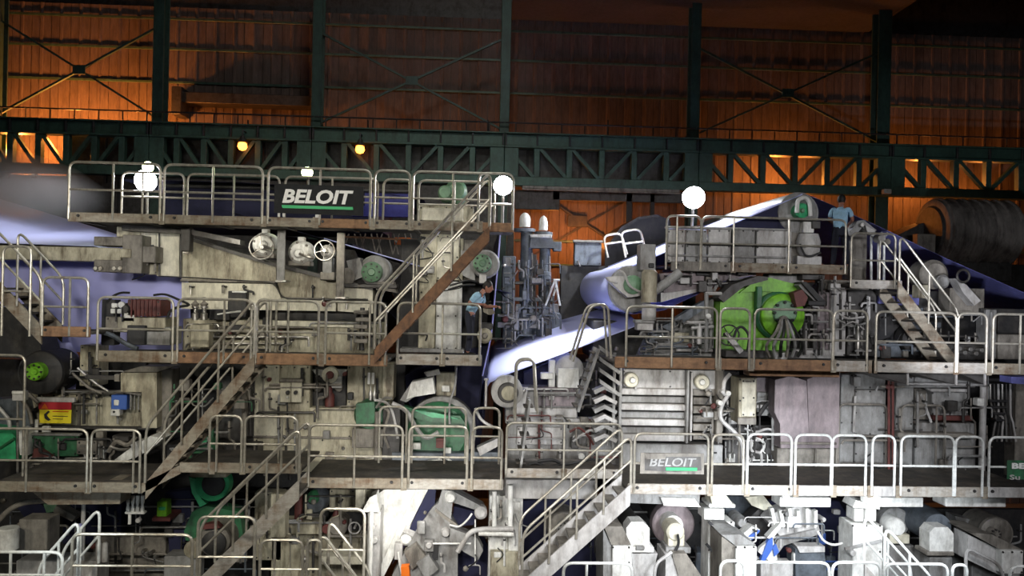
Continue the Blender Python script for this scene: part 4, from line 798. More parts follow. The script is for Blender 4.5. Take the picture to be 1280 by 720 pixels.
TH('machine_block', 'grey panel box between pumps and white web, before orange wall', 'machine', [('B', 'panel', 'bluegrey', 718, 302, 752, 332, 24, .3), ('T', 'rail', 'steel', [(722, 326, 23.9), (725, 333, 23.9)], .03), ('B', 'frame', 'greybrown', 716, 300, 754, 303, 23.9, .1), ('B', 'lower_panel', 'dark', 700, 332, 760, 420, 24.2, .3)])
TH('hood', 'dark rounded hood behind the white web and small rails', 'hood', [('P', 'body', 'dark', [(756, 312), (776, 284), (798, 271), (822, 268), (838, 276), (842, 330), (756, 336)], 25, 2.5), ('P', 'rim', 'darksteel', [(756, 312), (776, 284), (798, 271), (822, 268), (824, 271), (799, 274), (779, 287), (760, 315)], 24.9, .2)])
for i, (a, b, t) in enumerate(((754, 776, 291), (776, 800, 286))):
    TH('guardrail', ['left', 'right'][i]+' small slanted rail on the far side of the white web', 'guardrail', [('T', 'frame', 'rail', [(a+6, 322, 23.5), (a, t+4, 23.5), (b, t, 23.5), (b+8, 318, 23.5)], .035), ('T', 'mid_rail', 'rail', [(a+3, 305, 23.5), (b+3, 302, 23.5)], .03)], 'far small rails')
TH('main_roll', 'large grey roll end carrying the lavender paper wrap', 'roll', [('L', 'end_plate', 'grey', 790, 361, 18.85, [(0, 27), (.04, 29.5), (.12, 30)]), ('L', 'shell', 'grey', 790, 361, 18.97, [(0, 30), (7, 30)]), ('P', 'bracket', 'grey_pale', [(758, 346), (775, 345), (800, 347), (800, 370), (785, 372), (768, 358)], 18.5, .3), ('L', 'housing', 'mint', 792, 356, 18.4, [(0, 8), (.05, 12), (.3, 12)]), ('H', 'hose', 'grey_pale', [(772, 338, 18.35), (780, 342, 18.35), (788, 358, 18.35), (806, 366, 18.35), (818, 358, 18.35)], .03), ('T', 'lug', 'grey_pale', [(758, 347, 18.45), (762, 352, 18.45), (772, 353, 18.45)], .03)])
TH('actuator', 'cream vertical actuator standing right of the lavender wrap', 'actuator', [('B', 'top_block', 'grey', 800, 305, 820, 338, 18.3, .4), ('B', 'dark_window', 'dark', 811, 329, 818, 335, 18.25, .1), ('V', 'body', 'cream', 811, 378, 18.2, [(0, 10), (38, 10), (41, 7)]), ('V', 'lower_body', 'grey_pale', 811, 400, 18.2, [(0, 9), (20, 9)]), ('B', 'bracket', 'grey', 794, 400, 818, 404, 18.1, .3), ('B', 'bracket', 'grey_pale', 796, 404, 817, 413, 18.15, .3), ('T', 'pipe', 'grey', [(818, 364, 18.2), (838, 350, 18.2), (850, 340, 18.2)], .11)])
TH('machine_section', 'pale grey frame plates below the upper right platform', 'frame', [('P', 'plate', 'pinkgrey', [(824, 342), (880, 338), (880, 360), (830, 366)], 18.9, .4), ('P', 'plate', 'grey_pale', [(826, 366), (882, 360), (882, 362), (826, 378)], 18.95, .4), ('B', 'arm', 'greybrown', 882, 346, 900, 352, 18.8, .5), ('P', 'plate', 'pinkgrey', [(882, 340), (945, 338), (945, 348), (882, 360)], 19.0, .4), ('B', 'dark_gap', 'dark', 870, 337, 896, 345, 18.85, .2)]+dress(830, 340, 930, 364, 18.8, 20, 13, ('grey', 'grey_pale', 'darksteel')))
TH('machine_hood', 'pale grey panelled hood behind the upper right platform rail', 'hood', [('B', 'panel', 'grey_pale', 834, 287, 856, 328, 18.66, .2), ('B', 'panel', 'grey', 857, 287, 884, 328, 18.66, .2), ('B', 'panel', 'grey_pale', 885, 286, 914, 330, 18.66, .2), ('B', 'panel', 'grey', 915, 286, 944, 331, 18.66, .2), ('B', 'panel', 'grey_pale', 945, 286, 990, 332, 18.66, .2), ('B', 'lower_ledge', 'grey', 834, 319, 985, 322, 18.6, .1), ('B', 'top_cap', 'grey', 832, 284, 988, 287, 18.62, .26), ('B', 'slot', 'darksteel', 857, 305, 985, 308, 18.63, .06)])
# worn mid centre press (lower, grey)
TH('press_section', 'weathered grey press body under the broad white web', 'press', [('B', 'body', 'grey', 632, 484, 722, 530, 18.9, .6), ('B', 'front_panel', 'pinkgrey', 668, 484, 720, 508, 18.8, .2), ('B', 'lower_panel', 'grey_pale', 640, 510, 722, 522, 18.8, .3), ('B', 'base', 'grey', 634, 530, 784, 562, 18.9, .6), ('B', 'base_panel', 'grey_pale', 646, 534, 704, 556, 18.8, .2), ('B', 'sill', 'grey_pale', 632, 523, 784, 528, 18.75, .3), ('B', 'lower_deck', 'grey', 634, 562, 784, 590, 18.9, .6), ('P', 'cheek', 'grey_pale', [(636, 484), (660, 484), (654, 522), (644, 522)], 18.7, .2), ('P', 'dark_gap', 'felt', [(655, 466), (690, 452), (690, 484), (655, 484)], 19.4, .3)]+dress(634, 486, 780, 588, 18.7, 44, 5, ('grey', 'grey_pale', 'greybrown', 'darksteel', 'maroon')))
TH('bearing_housing', 'white drum bearing under the right end of the broad web', 'bearing', [('L', 'drum', 'grey_pale', 712, 462, 18.8, [(0, 14), (.05, 18), (1, 18)]), ('B', 'stand', 'white', 697, 460, 724, 485, 18.7, .4), ('B', 'small_box', 'white', 676, 466, 692, 474, 18.7, .2), ('B', 'panel', 'white', 686, 450, 694, 486, 18.85, .2)])
TH('bearing_housing', 'pale ring shaped bearing left of the hooped ladder', 'bearing', [('L', 'ring', 'grey_pale', 634, 490, 18.4, [(0, 14), (.05, 20), (.4, 20)]), ('L', 'hub', 'cream', 636, 492, 18.3, [(0, 5), (.04, 9), (.1, 10)]), ('C', 'shade_ring', 'darksteel', 635, 491, 18.36, .1, 13)])
TH('pipe_cluster', 'stack of small chevron pipe fittings left of the grey louvre stack', 'pipe', [('V', 'riser', 'grey', 766, 560, 18.0, [(0, 2), (120, 2)]), ('V', 'riser', 'grey', 774, 560, 18.0, [(0, 2), (110, 2)])]+[('P', 'fitting', 'grey_pale' if i % 2 else 'grey', [(742, 488+i*12), (756, 482+i*12), (772, 490+i*12), (770, 494+i*12), (756, 487+i*12), (744, 493+i*12)], 17.9, .3) for i in range(6)]+[('P', 'fitting', 'grey', [(750, 432+i*14), (776, 450+i*14), (774, 454+i*14), (750, 437+i*14)], 17.85, .2) for i in range(4)])
TH('pipe_cluster', 'rusty pipe tangle on the press base right of centre', 'pipe', [('H', 'pipe', 'maroon', [(712, 540, 18.6), (724, 535, 18.6), (736, 546, 18.6), (742, 556, 18.6)], .03), ('H', 'pipe', 'grey_pale', [(716, 552, 18.6), (730, 542, 18.6), (740, 538, 18.6), (752, 546, 18.6)], .03), ('H', 'pipe', 'greybrown', [(720, 534, 18.6), (722, 556, 18.6), (735, 560, 18.6)], .03), ('C', 'gauge', 'white', 727, 571, 18.5, .1, 4), ('C', 'gauge', 'blue', 747, 548, 18.6, .1, 2.5)])
TH('hose', 'black hoses coiled on the set back gangway bay', 'hose', [('H', 'hose', 'rubber', [(654, 586, 17.6), (668, 579, 17.6), (684, 584, 17.6), (700, 580, 17.6), (690, 575, 17.6), (672, 577, 17.6)], .04), ('H', 'hose', 'rubber', [(700, 582, 17.6), (722, 578, 17.6), (742, 574, 17.6), (755, 580, 17.6)], .03)])
TH('press_section', 'pale pillar with vertical pipe between middle gangway and navy opening', 'frame', [('B', 'pillar', 'white', 610, 620, 652, 800, 18.2, .8), ('B', 'head', 'grey_pale', 632, 600, 745, 624, 17.9, .9), ('B', 'inner_panel', 'white', 636, 628, 650, 690, 18.1, .2), ('B', 'lower_block', 'cream', 612, 690, 650, 800, 18.0, .4), ('T', 'pipe', 'white', [(638, 606, 17.7), (638, 660, 17.7)], .06), ('T', 'pipe', 'white', [(618, 614, 17.7), (618, 660, 17.7)], .05), ('T', 'pipe', 'grey_pale', [(572, 690, 17.6), (588, 664, 17.6), (604, 661, 17.6), (642, 661, 17.6)], .055), ('T', 'pipe', 'white', [(598, 667, 17.6), (642, 668, 17.6)], .05)]+dress(612, 625, 650, 718, 18.0, 14, 24, ('white', 'grey_pale', 'greybrown')))
TH('press_felt', 'navy blue felt panel in the opening behind the middle stair', 'felt', [('P', 'felt', 'felt', [(653, 626), (745, 622), (756, 800), (653, 800)], 20.2, .2)])
# louvre stack (calender)
TH('louvre_stack', 'grey stack of horizontal beams under the long gangway', 'press', [('B', 'top_panel', 'grey_pale', 778, 462, 898, 486, 18.3, .5)]+[('B', 'beam', 'grey' if i % 2 else 'grey_pale', 775, 486+i*9.6, 858, 494+i*9.6, 18.2+(i % 2)*.12, .5) for i in range(7)]+[('B', 'beam', 'greybrown', 866, 486+i*11, 898, 495+i*11, 18.3+(i % 2)*.1, .5) for i in range(6)]+[('B', 'upright', 'grey', 858, 462, 861.5, 555, 18.1, .2), ('B', 'upright', 'grey_pale', 863, 465, 866, 552, 18.1, .2), ('B', 'upright', 'greybrown', 896, 462, 904, 555, 18.1, .5), ('B', 'base', 'grey', 775, 555, 905, 590, 18.3, .5)]+dress(868, 486, 902, 555, 18.1, 16, 6, ('grey_pale', 'greybrown', 'grey')))
for i, (x, y) in enumerate(((789.5, 475.5), (878.5, 478))):
    TH('round_cover', ['left', 'right'][i]+' round cream cover disc on top of the grey beam stack', 'cover', [('L', 'disc', 'cream_clean', x, y, 18.1, [(0, 8.2), (.03, 9.6), (.12, 9.8)]), ('L', 'boss', 'white', x+(2 if i == 0 else 0), y, 18.02, [(0, 3), (.04, 4), (.08, 4.2)]), ('B', 'bracket', 'grey_pale', x+4, y+8, x+7, y+12, 18.1, .1)], 'round cover discs')
TH('pipe', 'pale crooked pipe with round joints right of the beam stack', 'pipe', [('T', 'pipe', 'grey_pale', [(913, 467, 17.8), (905, 476, 17.8), (904, 492, 17.8), (910, 494, 17.8), (901, 508, 17.8), (900, 524, 17.8), (918, 540, 17.8), (928, 552, 17.8), (930, 596, 17.8)], .045), ('C', 'joint', 'white', 911, 492, 17.7, .2, 3.4), ('C', 'joint', 'white', 901, 504, 17.7, .2, 3.2), ('C', 'joint', 'grey_pale', 904, 490, 17.7, .2, 2.5)])
TH('cabinet', 'tall beige cabinet beside the dark gap under the long gangway', 'cabinet', [('B', 'body', 'cream', 923, 472, 946, 530, 17.9, .6), ('B', 'door', 'cream_clean', 927, 474, 945, 521, 17.86, .06), ('B', 'door>handle', 'greybrown', 932, 476, 940, 478, 17.83, .04), ('B', 'plinth', 'greybrown', 922, 522, 946, 531, 17.84, .1)])
TH('machine_block', 'black gap panel left of the beige cabinet', 'machine', [('B', 'panel', 'dark', 903, 463, 924, 535, 18.6, .4), ('B', 'edge', 'greybrown', 902, 460, 905, 540, 18.5, .2)])
TH('machine_block', 'dark machinery with pale pipes right of the beige cabinet', 'machine', [('B', 'body', 'darksteel', 905, 531, 972, 590, 18.7, .6), ('P', 'upper_plate', 'pinkgrey', [(946, 472), (968, 472), (968, 492), (946, 490)], 18.8, .3), ('B', 'middle_plate', 'grey', 946, 490, 970, 520, 18.75, .3), ('H', 'pipe', 'grey_pale', [(930, 535, 18.5), (944, 540, 18.5), (960, 536, 18.5), (972, 542, 18.5)], .03), ('H', 'pipe', 'dark', [(948, 520, 18.5), (958, 506, 18.5), (968, 500, 18.5)], .05), ('H', 'pipe', 'white', [(938, 560, 18.5), (946, 548, 18.5), (956, 556, 18.5), (950, 566, 18.5)], .03)]+dress(906, 500, 970, 588, 18.6, 34, 7, ('grey', 'grey_pale', 'darksteel', 'white')))
TH('curved_hood', 'large pinkish curved hood panel right of the beige cabinet', 'panel', [('P', 'panel', 'pinkgrey', [(969, 475), (988, 470), (1008, 476), (1012, 560), (976, 560), (975, 530), (968, 515)], 18.1, .4), ('P', 'panel', 'pinkgrey', [(1009, 474), (1036, 465), (1050, 465), (1048, 560), (1012, 560)], 18.15, .4), ('B', 'base', 'greybrown', 970, 560, 1048, 590, 18.3, .4), ('B', 'seam_strip', 'greybrown', 974, 553, 1048, 556, 18.06, .06)])
TH('machine_section', 'grey panelled machine wall with ledge at lower right', 'frame', [('B', 'wall_panel', 'grey', 1050, 467, 1068, 590, 18.4, .4), ('B', 'wall_panel', 'grey', 1068, 487, 1108, 545, 18.35, .4), ('B', 'wall_panel', 'grey', 1068, 467, 1108, 487, 18.42, .4), ('B', 'wall_panel', 'grey', 1119, 470, 1142, 590, 18.4, .4), ('B', 'recess', 'greybrown', 1142, 485, 1164, 525, 18.7, .3), ('B', 'lower_panel', 'grey', 1142, 528, 1222, 590, 18.4, .4), ('B', 'lower_panel', 'grey', 1068, 545, 1108, 590, 18.4, .4), ('B', 'upper_panel', 'grey', 1142, 472, 1222, 484, 18.4, .4), ('B', 'ledge', 'greybrown', 1120, 542, 1222, 547, 18.1, .4), ('B', 'door', 'grey', 1164, 489, 1212, 520, 18.45, .3), ('B', 'door_frame', 'grey_pale', 1162, 486, 1214, 490, 18.3, .2), ('B', 'sill', 'maroon', 1166, 520, 1218, 526, 18.3, .3), ('T', 'strut', 'grey_pale', [(1151, 492, 18.3), (1164, 528, 18.3)], .03), ('B', 'top_ledge', 'grey_pale', 1130, 479, 1236, 482, 18.2, .3), ('T', 'pale_seam', 'grey_pale', [(1069, 495, 18.3), (1067, 540, 18.3)], .03)]+dress(1052, 470, 1240, 588, 18.25, 26, 8, ('grey', 'darksteel', 'greybrown')))
for i, x in enumerate((1111, 1116)):
    TH('pipe', ['left', 'right'][i]+' dark maroon riser pipe on the grey machine wall', 'pipe', [('T', 'riser', 'maroon', [(x, 476, 18.1), (x, 590, 18.1)], .03), ('C', 'flange', 'maroon', x, 484, 18.05, .1, 3), ('T', 'branch', 'greybrown', [(x, 484, 18.1), (x-10+i*24, 483, 18.1)], .03)], 'maroon riser pipes')
TH('pipe_cluster', 'dark pipework with pale valves at the far right of level three', 'pipe', [('B', 'back_plate', 'dark', 1234, 478, 1268, 530, 18.6, .4), ('V', 'post', 'grey_pale', 1227, 590, 18.2, [(0, 4), (110, 4)]), ('B', 'valve_block', 'white', 1222, 498, 1231, 508, 18.0, .2), ('B', 'panel', 'greybrown', 1268, 470, 1310, 600, 18.5, .4)]+[('T', 'pipe', ['steel', 'darksteel', 'grey_pale'][i % 3], [(1238+i*5, 480, 18.3), (1238+i*5, 505+(i*7) % 20, 18.3), (1246+i*4, 520+(i*5) % 9, 18.3), (1240+i*6, 552, 18.3)], .025) for i in range(6)]+[('B', 'flange', 'dark', 1236+i*3, 500+i*8, 1262-i*2, 503+i*8, 18.2, .2) for i in range(4)])
TH('press_felt', 'small royal blue felt corner under the gangway at right', 'felt', [('P', 'felt', 'felt_blue', [(1264, 471), (1300, 472), (1300, 482), (1264, 479)], 17.6, .4)])
# ================================================================ right machine, lime gear etc.
TH('gear_housing', 'large lime green gear housing with round face on the right', 'gearbox', [
  ('P', 'side_plate', 'lime', [(900, 440), (900, 378), (915, 366), (950, 352), (985, 356), (1000, 372), (985, 440)], 18.3, .6),
  ('P', 'top_hood', 'lime', [(925, 366), (945, 350), (962, 347), (998, 356), (1000, 366), (950, 364)], 18.2, .5), ('L', 'ring', 'green', 975, 395, 18.1, [(0, 28), (.06, 31), (.3, 31)]), ('L', 'face', 'lime', 980, 395, 17.95, [(0, 24), (.05, 28), (.25, 29)]),
  ('L', 'mint_plate', 'mint', 982, 391, 17.88, [(0, 14), (.04, 16), (.1, 16)]), ('C', 'hub', 'greybrown', 981, 400, 17.75, .3, 5.5), ('B', 'dark_rib', 'green', 946, 358, 953, 386, 18.1, .2), ('P', 'guard_rim', 'darksteel', [(898, 372), (915, 356), (948, 345), (960, 346), (960, 350), (930, 358), (905, 378)], 18.15, .6)]
  +[('C', 'bolt', 'dark', 982+13*math.cos(i*PI/4), 391+13*math.sin(i*PI/4), 17.82, .1, 1.9) for i in range(8)])
TH('gear_guard', 'brown guard and black chute right of the lime gear face', 'guard', [('P', 'guard', 'maroon', [(992, 366), (1003, 362), (1010, 372), (1006, 382), (996, 384)], 17.7, .3), ('P', 'chute', 'dark', [(1002, 353), (1008, 352), (1033, 378), (1030, 383), (1026, 380)], 17.8, .5), ('P', 'chute_lip', 'grey', [(998, 357), (1003, 353), (1026, 380), (1022, 380)], 17.9, .4), ('B', 'black_box', 'dark', 1010, 376, 1032, 382, 17.75, .4)])
for i in range(6):
    TH('hose', ORD[i]+' hose from the left hanging from the lime gear hub', 'hose', [('H', 'hose', ['greybrown', 'grey', 'cable', 'greybrown', 'grey', 'cable'][i], [(976+i*2, 400, 17.7), (970+i*5, 415, 17.5-i*.02), (958+i*9, 432, 17.5), (962+i*7, 446, 17.6)], .035)], 'hoses below the lime gear hub')
handwheel('dark handwheel low before the lime gear housing', 911, 419, 13, 17.6, 'darksteel')
TH('hose', 'black hose arch in front of the lime gear plate', 'hose', [('H', 'hose', 'rubber', [(917, 424, 17.6), (921, 412, 17.6), (928, 409, 17.6), (936, 420, 17.6), (934, 440, 17.6)], .03)])
TH('hydraulic_cylinder', 'grey slanted cylinder at the foot of the lime gear', 'cylinder', [('X', 'barrel', 'grey_pale', (912, 423, 17.5), (926, 440, 17.5), .12, .12), ('X', 'rod', 'steel', (907, 416, 17.5), (913, 424, 17.5), .06, .06), ('B', 'foot', 'darksteel', 906, 438, 945, 447, 17.6, .5)])
TH('machine_block', 'low dark machine base under the lime gear', 'machine', [('B', 'base', 'darksteel', 896, 438, 1000, 450, 18.2, .6), ('B', 'oil_pan', 'steel', 968, 440, 985, 450, 17.9, .3), ('P', 'frame_plate', 'grey', [(800, 446), (812, 420), (850, 400), (892, 372), (892, 446)], 18.7, .5), ('B', 'pale_ledge', 'grey_pale', 845, 436, 892, 440, 18.5, .3), ('B', 'slot_plate', 'cream', 842, 416, 862, 428, 18.6, .2), ('P', 'arm', 'bluegrey', [(804, 444), (815, 416), (880, 376), (884, 384), (822, 424), (812, 446)], 18.5, .3)]+dress(800, 400, 890, 444, 18.45, 34, 9, ('grey', 'grey_pale', 'bluegrey', 'darksteel')))
TH('pipe_cluster', 'pale pipe fittings left of the lime gear by round knob', 'pipe', [('C', 'knob', 'white', 886, 395.5, 17.9, .2, 3.5), ('T', 'post', 'grey', [(883, 366, 18), (883, 440, 18)], .05), ('T', 'arm', 'grey_pale', [(882, 367, 18), (902, 367, 18)], .04), ('T', 'pipe', 'grey_pale', [(858, 403, 18), (890, 403, 18)], .035), ('T', 'pipe', 'grey_pale', [(864, 410, 18), (892, 408, 18)], .035), ('V', 'valve', 'grey_pale', 874, 430, 18, [(0, 3), (20, 3), (22, 1.5), (28, 1.5)])])
TH('machine_section', 'grey dirty column and panels right of the lime gear', 'frame', [('B', 'column', 'grey_pale', 1038, 352, 1058, 446, 18.9, .5), ('B', 'panel', 'pinkgrey', 1022, 355, 1038, 446, 19.0, .4), ('B', 'panel', 'grey', 1000, 392, 1022, 446, 19.0, .4), ('B', 'beam', 'darksteel', 1002, 342, 1032, 350, 18.7, .5), ('B', 'beam', 'greybrown', 1028, 350, 1088, 362, 18.8, .5), ('B', 'pipe_post', 'darksteel', 1016, 392, 1021, 446, 18.6, .2), ('B', 'pale_base', 'grey_pale', 994, 437, 1042, 450, 18.6, .4), ('B', 'upper_plate', 'grey', 960, 342, 1002, 356, 19.0, .4)]+dress(1000, 345, 1056, 444, 18.6, 26, 10, ('grey', 'grey_pale', 'darksteel')))
TH('machine_block', 'dark cabled machinery behind the narrow right guardrail', 'machine', [('B', 'body', 'darksteel', 1058, 362, 1096, 446, 19.0, .5), ('H', 'cable', 'grey_pale', [(1046, 390, 18.5), (1060, 398, 18.5), (1080, 396, 18.5)], .025), ('H', 'cable', 'grey', [(1048, 400, 18.5), (1064, 408, 18.5), (1082, 404, 18.5)], .025), ('H', 'cable', 'grey_pale', [(1050, 412, 18.5), (1066, 402, 18.5), (1080, 412, 18.5)], .02), ('V', 'valve', 'steel', 1072, 436, 18.4, [(0, 3), (20, 3), (22, 1.5), (30, 1.5), (31, 3)])]+dress(1058, 370, 1095, 444, 18.9, 24, 11, ('grey', 'grey_pale', 'darksteel')))
TH('machine_block', 'black recess with drum parts behind the right stair', 'machine', [('B', 'recess', 'dark', 1092, 362, 1180, 450, 19.6, .4), ('B', 'blue_panel', 'felt_blue', 1098, 370, 1120, 380, 19.4, .1), ('B', 'blue_panel', 'felt_blue', 1122, 368, 1150, 382, 19.4, .1), ('L', 'drum', 'darksteel', 1150, 425, 19.0, [(0, 14), (.1, 20), (.5, 20)]), ('P', 'foot', 'bluegrey', [(1096, 435), (1120, 425), (1130, 446), (1096, 446)], 19.0, .4)]+dress(1096, 385, 1228, 446, 19.0, 40, 12, ('grey', 'darksteel', 'bluegrey', 'greybrown')))
TH('bearing_housing', 'dirty brown bearing pile beside the right stair handrail', 'bearing', [('L', 'housing', 'greybrown', 1170, 343, 18.8, [(0, 14), (.1, 19), (.6, 19)]), ('L', 'cover', 'grey', 1180, 352, 18.6, [(0, 6), (.05, 9), (.3, 9)]), ('B', 'stand', 'greybrown', 1186, 360, 1232, 392, 19.0, .5), ('P', 'rib', 'grey_pale', [(1194, 348), (1208, 356), (1226, 376), (1218, 382), (1204, 366)], 18.7, .3), ('B', 'pale_box', 'cream', 1148, 356, 1163, 373, 18.7, .3), ('O', 'ring', 'darksteel', 1204, 345, 18.6, 8, .03)])
TH('machine_block', 'grey pillar and dark recess at far right behind long gangway', 'machine', [('B', 'pillar', 'grey', 1232, 386, 1246, 450, 18.8, .4), ('B', 'recess', 'dark', 1246, 392, 1310, 420, 19.2, .4), ('B', 'ledge', 'greybrown', 1246, 418, 1310, 450, 18.8, .5), ('B', 'top_slab', 'dark', 1224, 386, 1310, 394, 18.9, .5), ('V', 'post', 'grey', 1238, 450, 18.4, [(0, 2), (62, 2)]), ('B', 'base_pile', 'darksteel', 1160, 430, 1232, 450, 18.7, .5)]+[('C', 'fitting', 'steel', 1200+i*7, 436+(i*5) % 9, 18.5, .2, 3) for i in range(5)])
# upper right roll
TH('machine_roll', 'large grey roll end with emerald cap on the upper right', 'roll', [('L', 'end_plate', 'grey', 998, 266, 18.9, [(0, 22), (.04, 25.5), (.12, 26)]), ('L', 'shell', 'grey', 998, 266, 19.02, [(0, 26), (7, 26)]), ('L', 'cap', 'emerald', 1004, 263, 18.6, [(0, 6), (.05, 9.5), (.3, 9.5)]), ('L', 'cap_hub', 'mint', 1004, 263, 18.52, [(0, 2), (.04, 3), (.1, 3)]), ('T', 'hoop', 'white', [(996, 266, 18.55), (997, 250, 18.55), (1006, 246, 18.55), (1012, 252, 18.55), (1013, 270, 18.55)], .05)])
TH('gear_box', 'pale gear body stacked below the emerald cap', 'gearbox', [('B', 'upper_box', 'white', 1004, 277, 1018, 291, 18.7, .4), ('B', 'small_box', 'darksteel', 1015, 276, 1026, 286, 18.65, .3), ('V', 'body', 'grey_pale', 1010, 322, 18.85, [(0, 10), (8, 14), (20, 15), (30, 12)]), ('B', 'base', 'grey_pale', 996, 320, 1028, 334, 18.7, .5), ('H', 'hose', 'rubber', [(1000, 305, 18.55), (1006, 318, 18.55), (1014, 320, 18.55), (1026, 316, 18.55)], .025), ('B', 'side_panel', 'greybrown', 987, 275, 1004, 330, 18.95, .3)])
TH('levelling_stand', 'grey pillar with angular head right of the upper right man', 'pillar', [('P', 'head', 'grey', [(1060, 293), (1072, 276), (1080, 275), (1096, 288), (1088, 294), (1078, 284), (1066, 298)], 19.2, .5), ('B', 'pillar', 'greybrown', 1064, 292, 1084, 350, 19.3, .5), ('C', 'pin', 'steel', 1078, 281, 19.1, .2, 3), ('P', 'arm', 'grey_pale', [(1082, 282), (1094, 288), (1092, 292), (1084, 290)], 19.1, .2), ('C', 'fitting', 'grey_pale', 1103, 298, 19.1, .3, 5), ('C', 'fitting', 'greybrown', 1110, 302, 19.1, .3, 4)])
dc = W(1163, 290, 26.2); dp = []
dp.append(('shell', MB().lathe(dc, (1, 0, 0), [(0, .95), (.04, 1.08), (2.56, 1.08), (2.6, .95)], 44), 'drum'))
for i in range(7): dp.append(('rib', MB().lathe(dc+Vector((.12+i*.38, 0, 0)), (1, 0, 0), [(0, 1.08), (.03, 1.14), (.10, 1.14), (.13, 1.08)], 44), 'drum'))
dp.append(('end_cover', MB().lathe(dc+Vector((-.12, 0, 0)), (1, 0, 0), [(0, .4), (.04, .82), (.12, .88)], 32), 'darksteel'))
dp.append(('cradle', MB().box(dc+Vector((.1, -.5, -1.6)), dc+Vector((2.5, .5, -1.0))), 'darksteel'))
thing('wound_drum', 'huge dark brown ribbed drum beyond the right stair', 'drum', dp)
TH('machine_block', 'dark shoulder casting left of the huge ribbed drum', 'machine', [('P', 'casting', 'darksteel', [(1112, 330), (1118, 296), (1150, 280), (1164, 276), (1164, 340), (1112, 340)], 26.4, 1), ('B', 'pale_panel', 'greybrown', 1146, 292, 1170, 332, 25.6, .3)])
TH('machine_block', 'dark plinth under the huge ribbed drum', 'machine', [('B', 'plinth', 'darksteel', 1130, 328, 1290, 420, 26.6, .8), ('B', 'ledge', 'greybrown', 1216, 336, 1240, 346, 25.9, .3)])
# ================================================================ lower level (pits)
TH('pit_section', 'cream lower wall left of the tilted press', 'frame', [('B', 'wall_panel', 'cream', 318, 616, 352, 700, 19.6, .4), ('B', 'wall_panel', 'cream', 412, 612, 470, 640, 19.6, .4), ('B', 'ledge', 'cream', 355, 652, 402, 668, 19.2, .5), ('B', 'lower_wall', 'cream', 340, 668, 462, 760, 19.6, .4), ('B', 'low_ledge', 'cream_clean', 400, 696, 455, 706, 18.6, .5), ('B', 'post', 'cream', 338, 618, 356, 672, 17.6, .4), ('B', 'recess', 'dark', 356, 614, 412, 652, 19.9, .3), ('B', 'lower_recess', 'dark', 412, 640, 462, 696, 19.9, .3)]+dress(322, 618, 460, 716, 19.1, 40, 16, ('cream', 'greybrown', 'darksteel', 'grey')))
TH('motor', 'dark round motor in the recess of the lower cream wall', 'motor', [('L', 'body', 'bluegrey', 394, 630, 19.2, [(0, 10), (.1, 14), (.6, 14)]), ('V', 'post', 'maroon', 373, 652, 19.3, [(0, 5), (34, 5)]), ('B', 'bed', 'grey', 382, 643, 402, 647, 19.2, .4), ('L', 'bell', 'green', 390, 624, 19.1, [(0, 5), (.1, 8), (.3, 8)])])
TH('pump', 'rusty brown pump body behind the thin pit guardrail', 'pump', [('L', 'volute', 'greybrown', 420, 660, 19.0, [(0, 8), (.1, 13), (.6, 13)]), ('V', 'stem', 'maroon', 420, 650, 19.2, [(0, 5), (8, 4), (12, 2)]), ('C', 'flange', 'maroon', 408, 662, 19.0, .3, 6)])
handwheel('pale oval cable coil on the cream wall by the white pillar', 443, 660, 7, 18.8, 'grey_pale', 0)
TH('white_stand', 'brightly lit white pit pillar with pipes', 'pillar', [('B', 'pillar', 'grey_pale', 458, 640, 474, 800, 17.9, .6), ('V', 'pipe', 'white', 462, 740, 17.7, [(0, 3), (100, 3)]), ('P', 'head', 'white', [(452, 640), (462, 622), (470, 618), (474, 640)], 17.8, .5), ('C', 'knob', 'grey_pale', 468, 676, 17.7, .2, 4), ('C', 'knob', 'grey_pale', 466, 660, 17.7, .2, 3), ('B', 'bracket', 'cream_clean', 444, 612, 456, 638, 18.4, .3)])
TH('white_chest', 'smooth rounded white chest wall under the middle gangway', 'tank', [('P', 'shell', 'white', [(472, 618), (480, 612), (530, 612), (508, 660), (474, 726), (468, 740)], 18.5, .5), ('P', 'sloping_edge', 'white', [(520, 612), (535, 612), (476, 728), (466, 728)], 18.3, .3)])
TH('press_felt', 'black felt strip running down beside the white chest wall', 'felt', [('P', 'felt', 'felt', [(536, 611), (545, 611), (543, 636), (516, 670), (498, 694), (490, 706)], 18.25, .3)])
TH('machine_roll', 'pale roll stub at the foot of the black felt strip', 'roll', [('X', 'shell', 'grey_pale', (508, 672, 18.2), (516, 652, 18.6), .26, .26), ('L', 'cap', 'white', 507, 676, 18.1, [(0, 4), (.05, 7), (.2, 7)]), ('B', 'bracket', 'grey_pale', 493, 680, 503, 700, 18.1, .3), ('H', 'hose', 'white', [(498, 690, 18.0), (500, 706, 18.0), (504, 730, 18.0)], .03)])
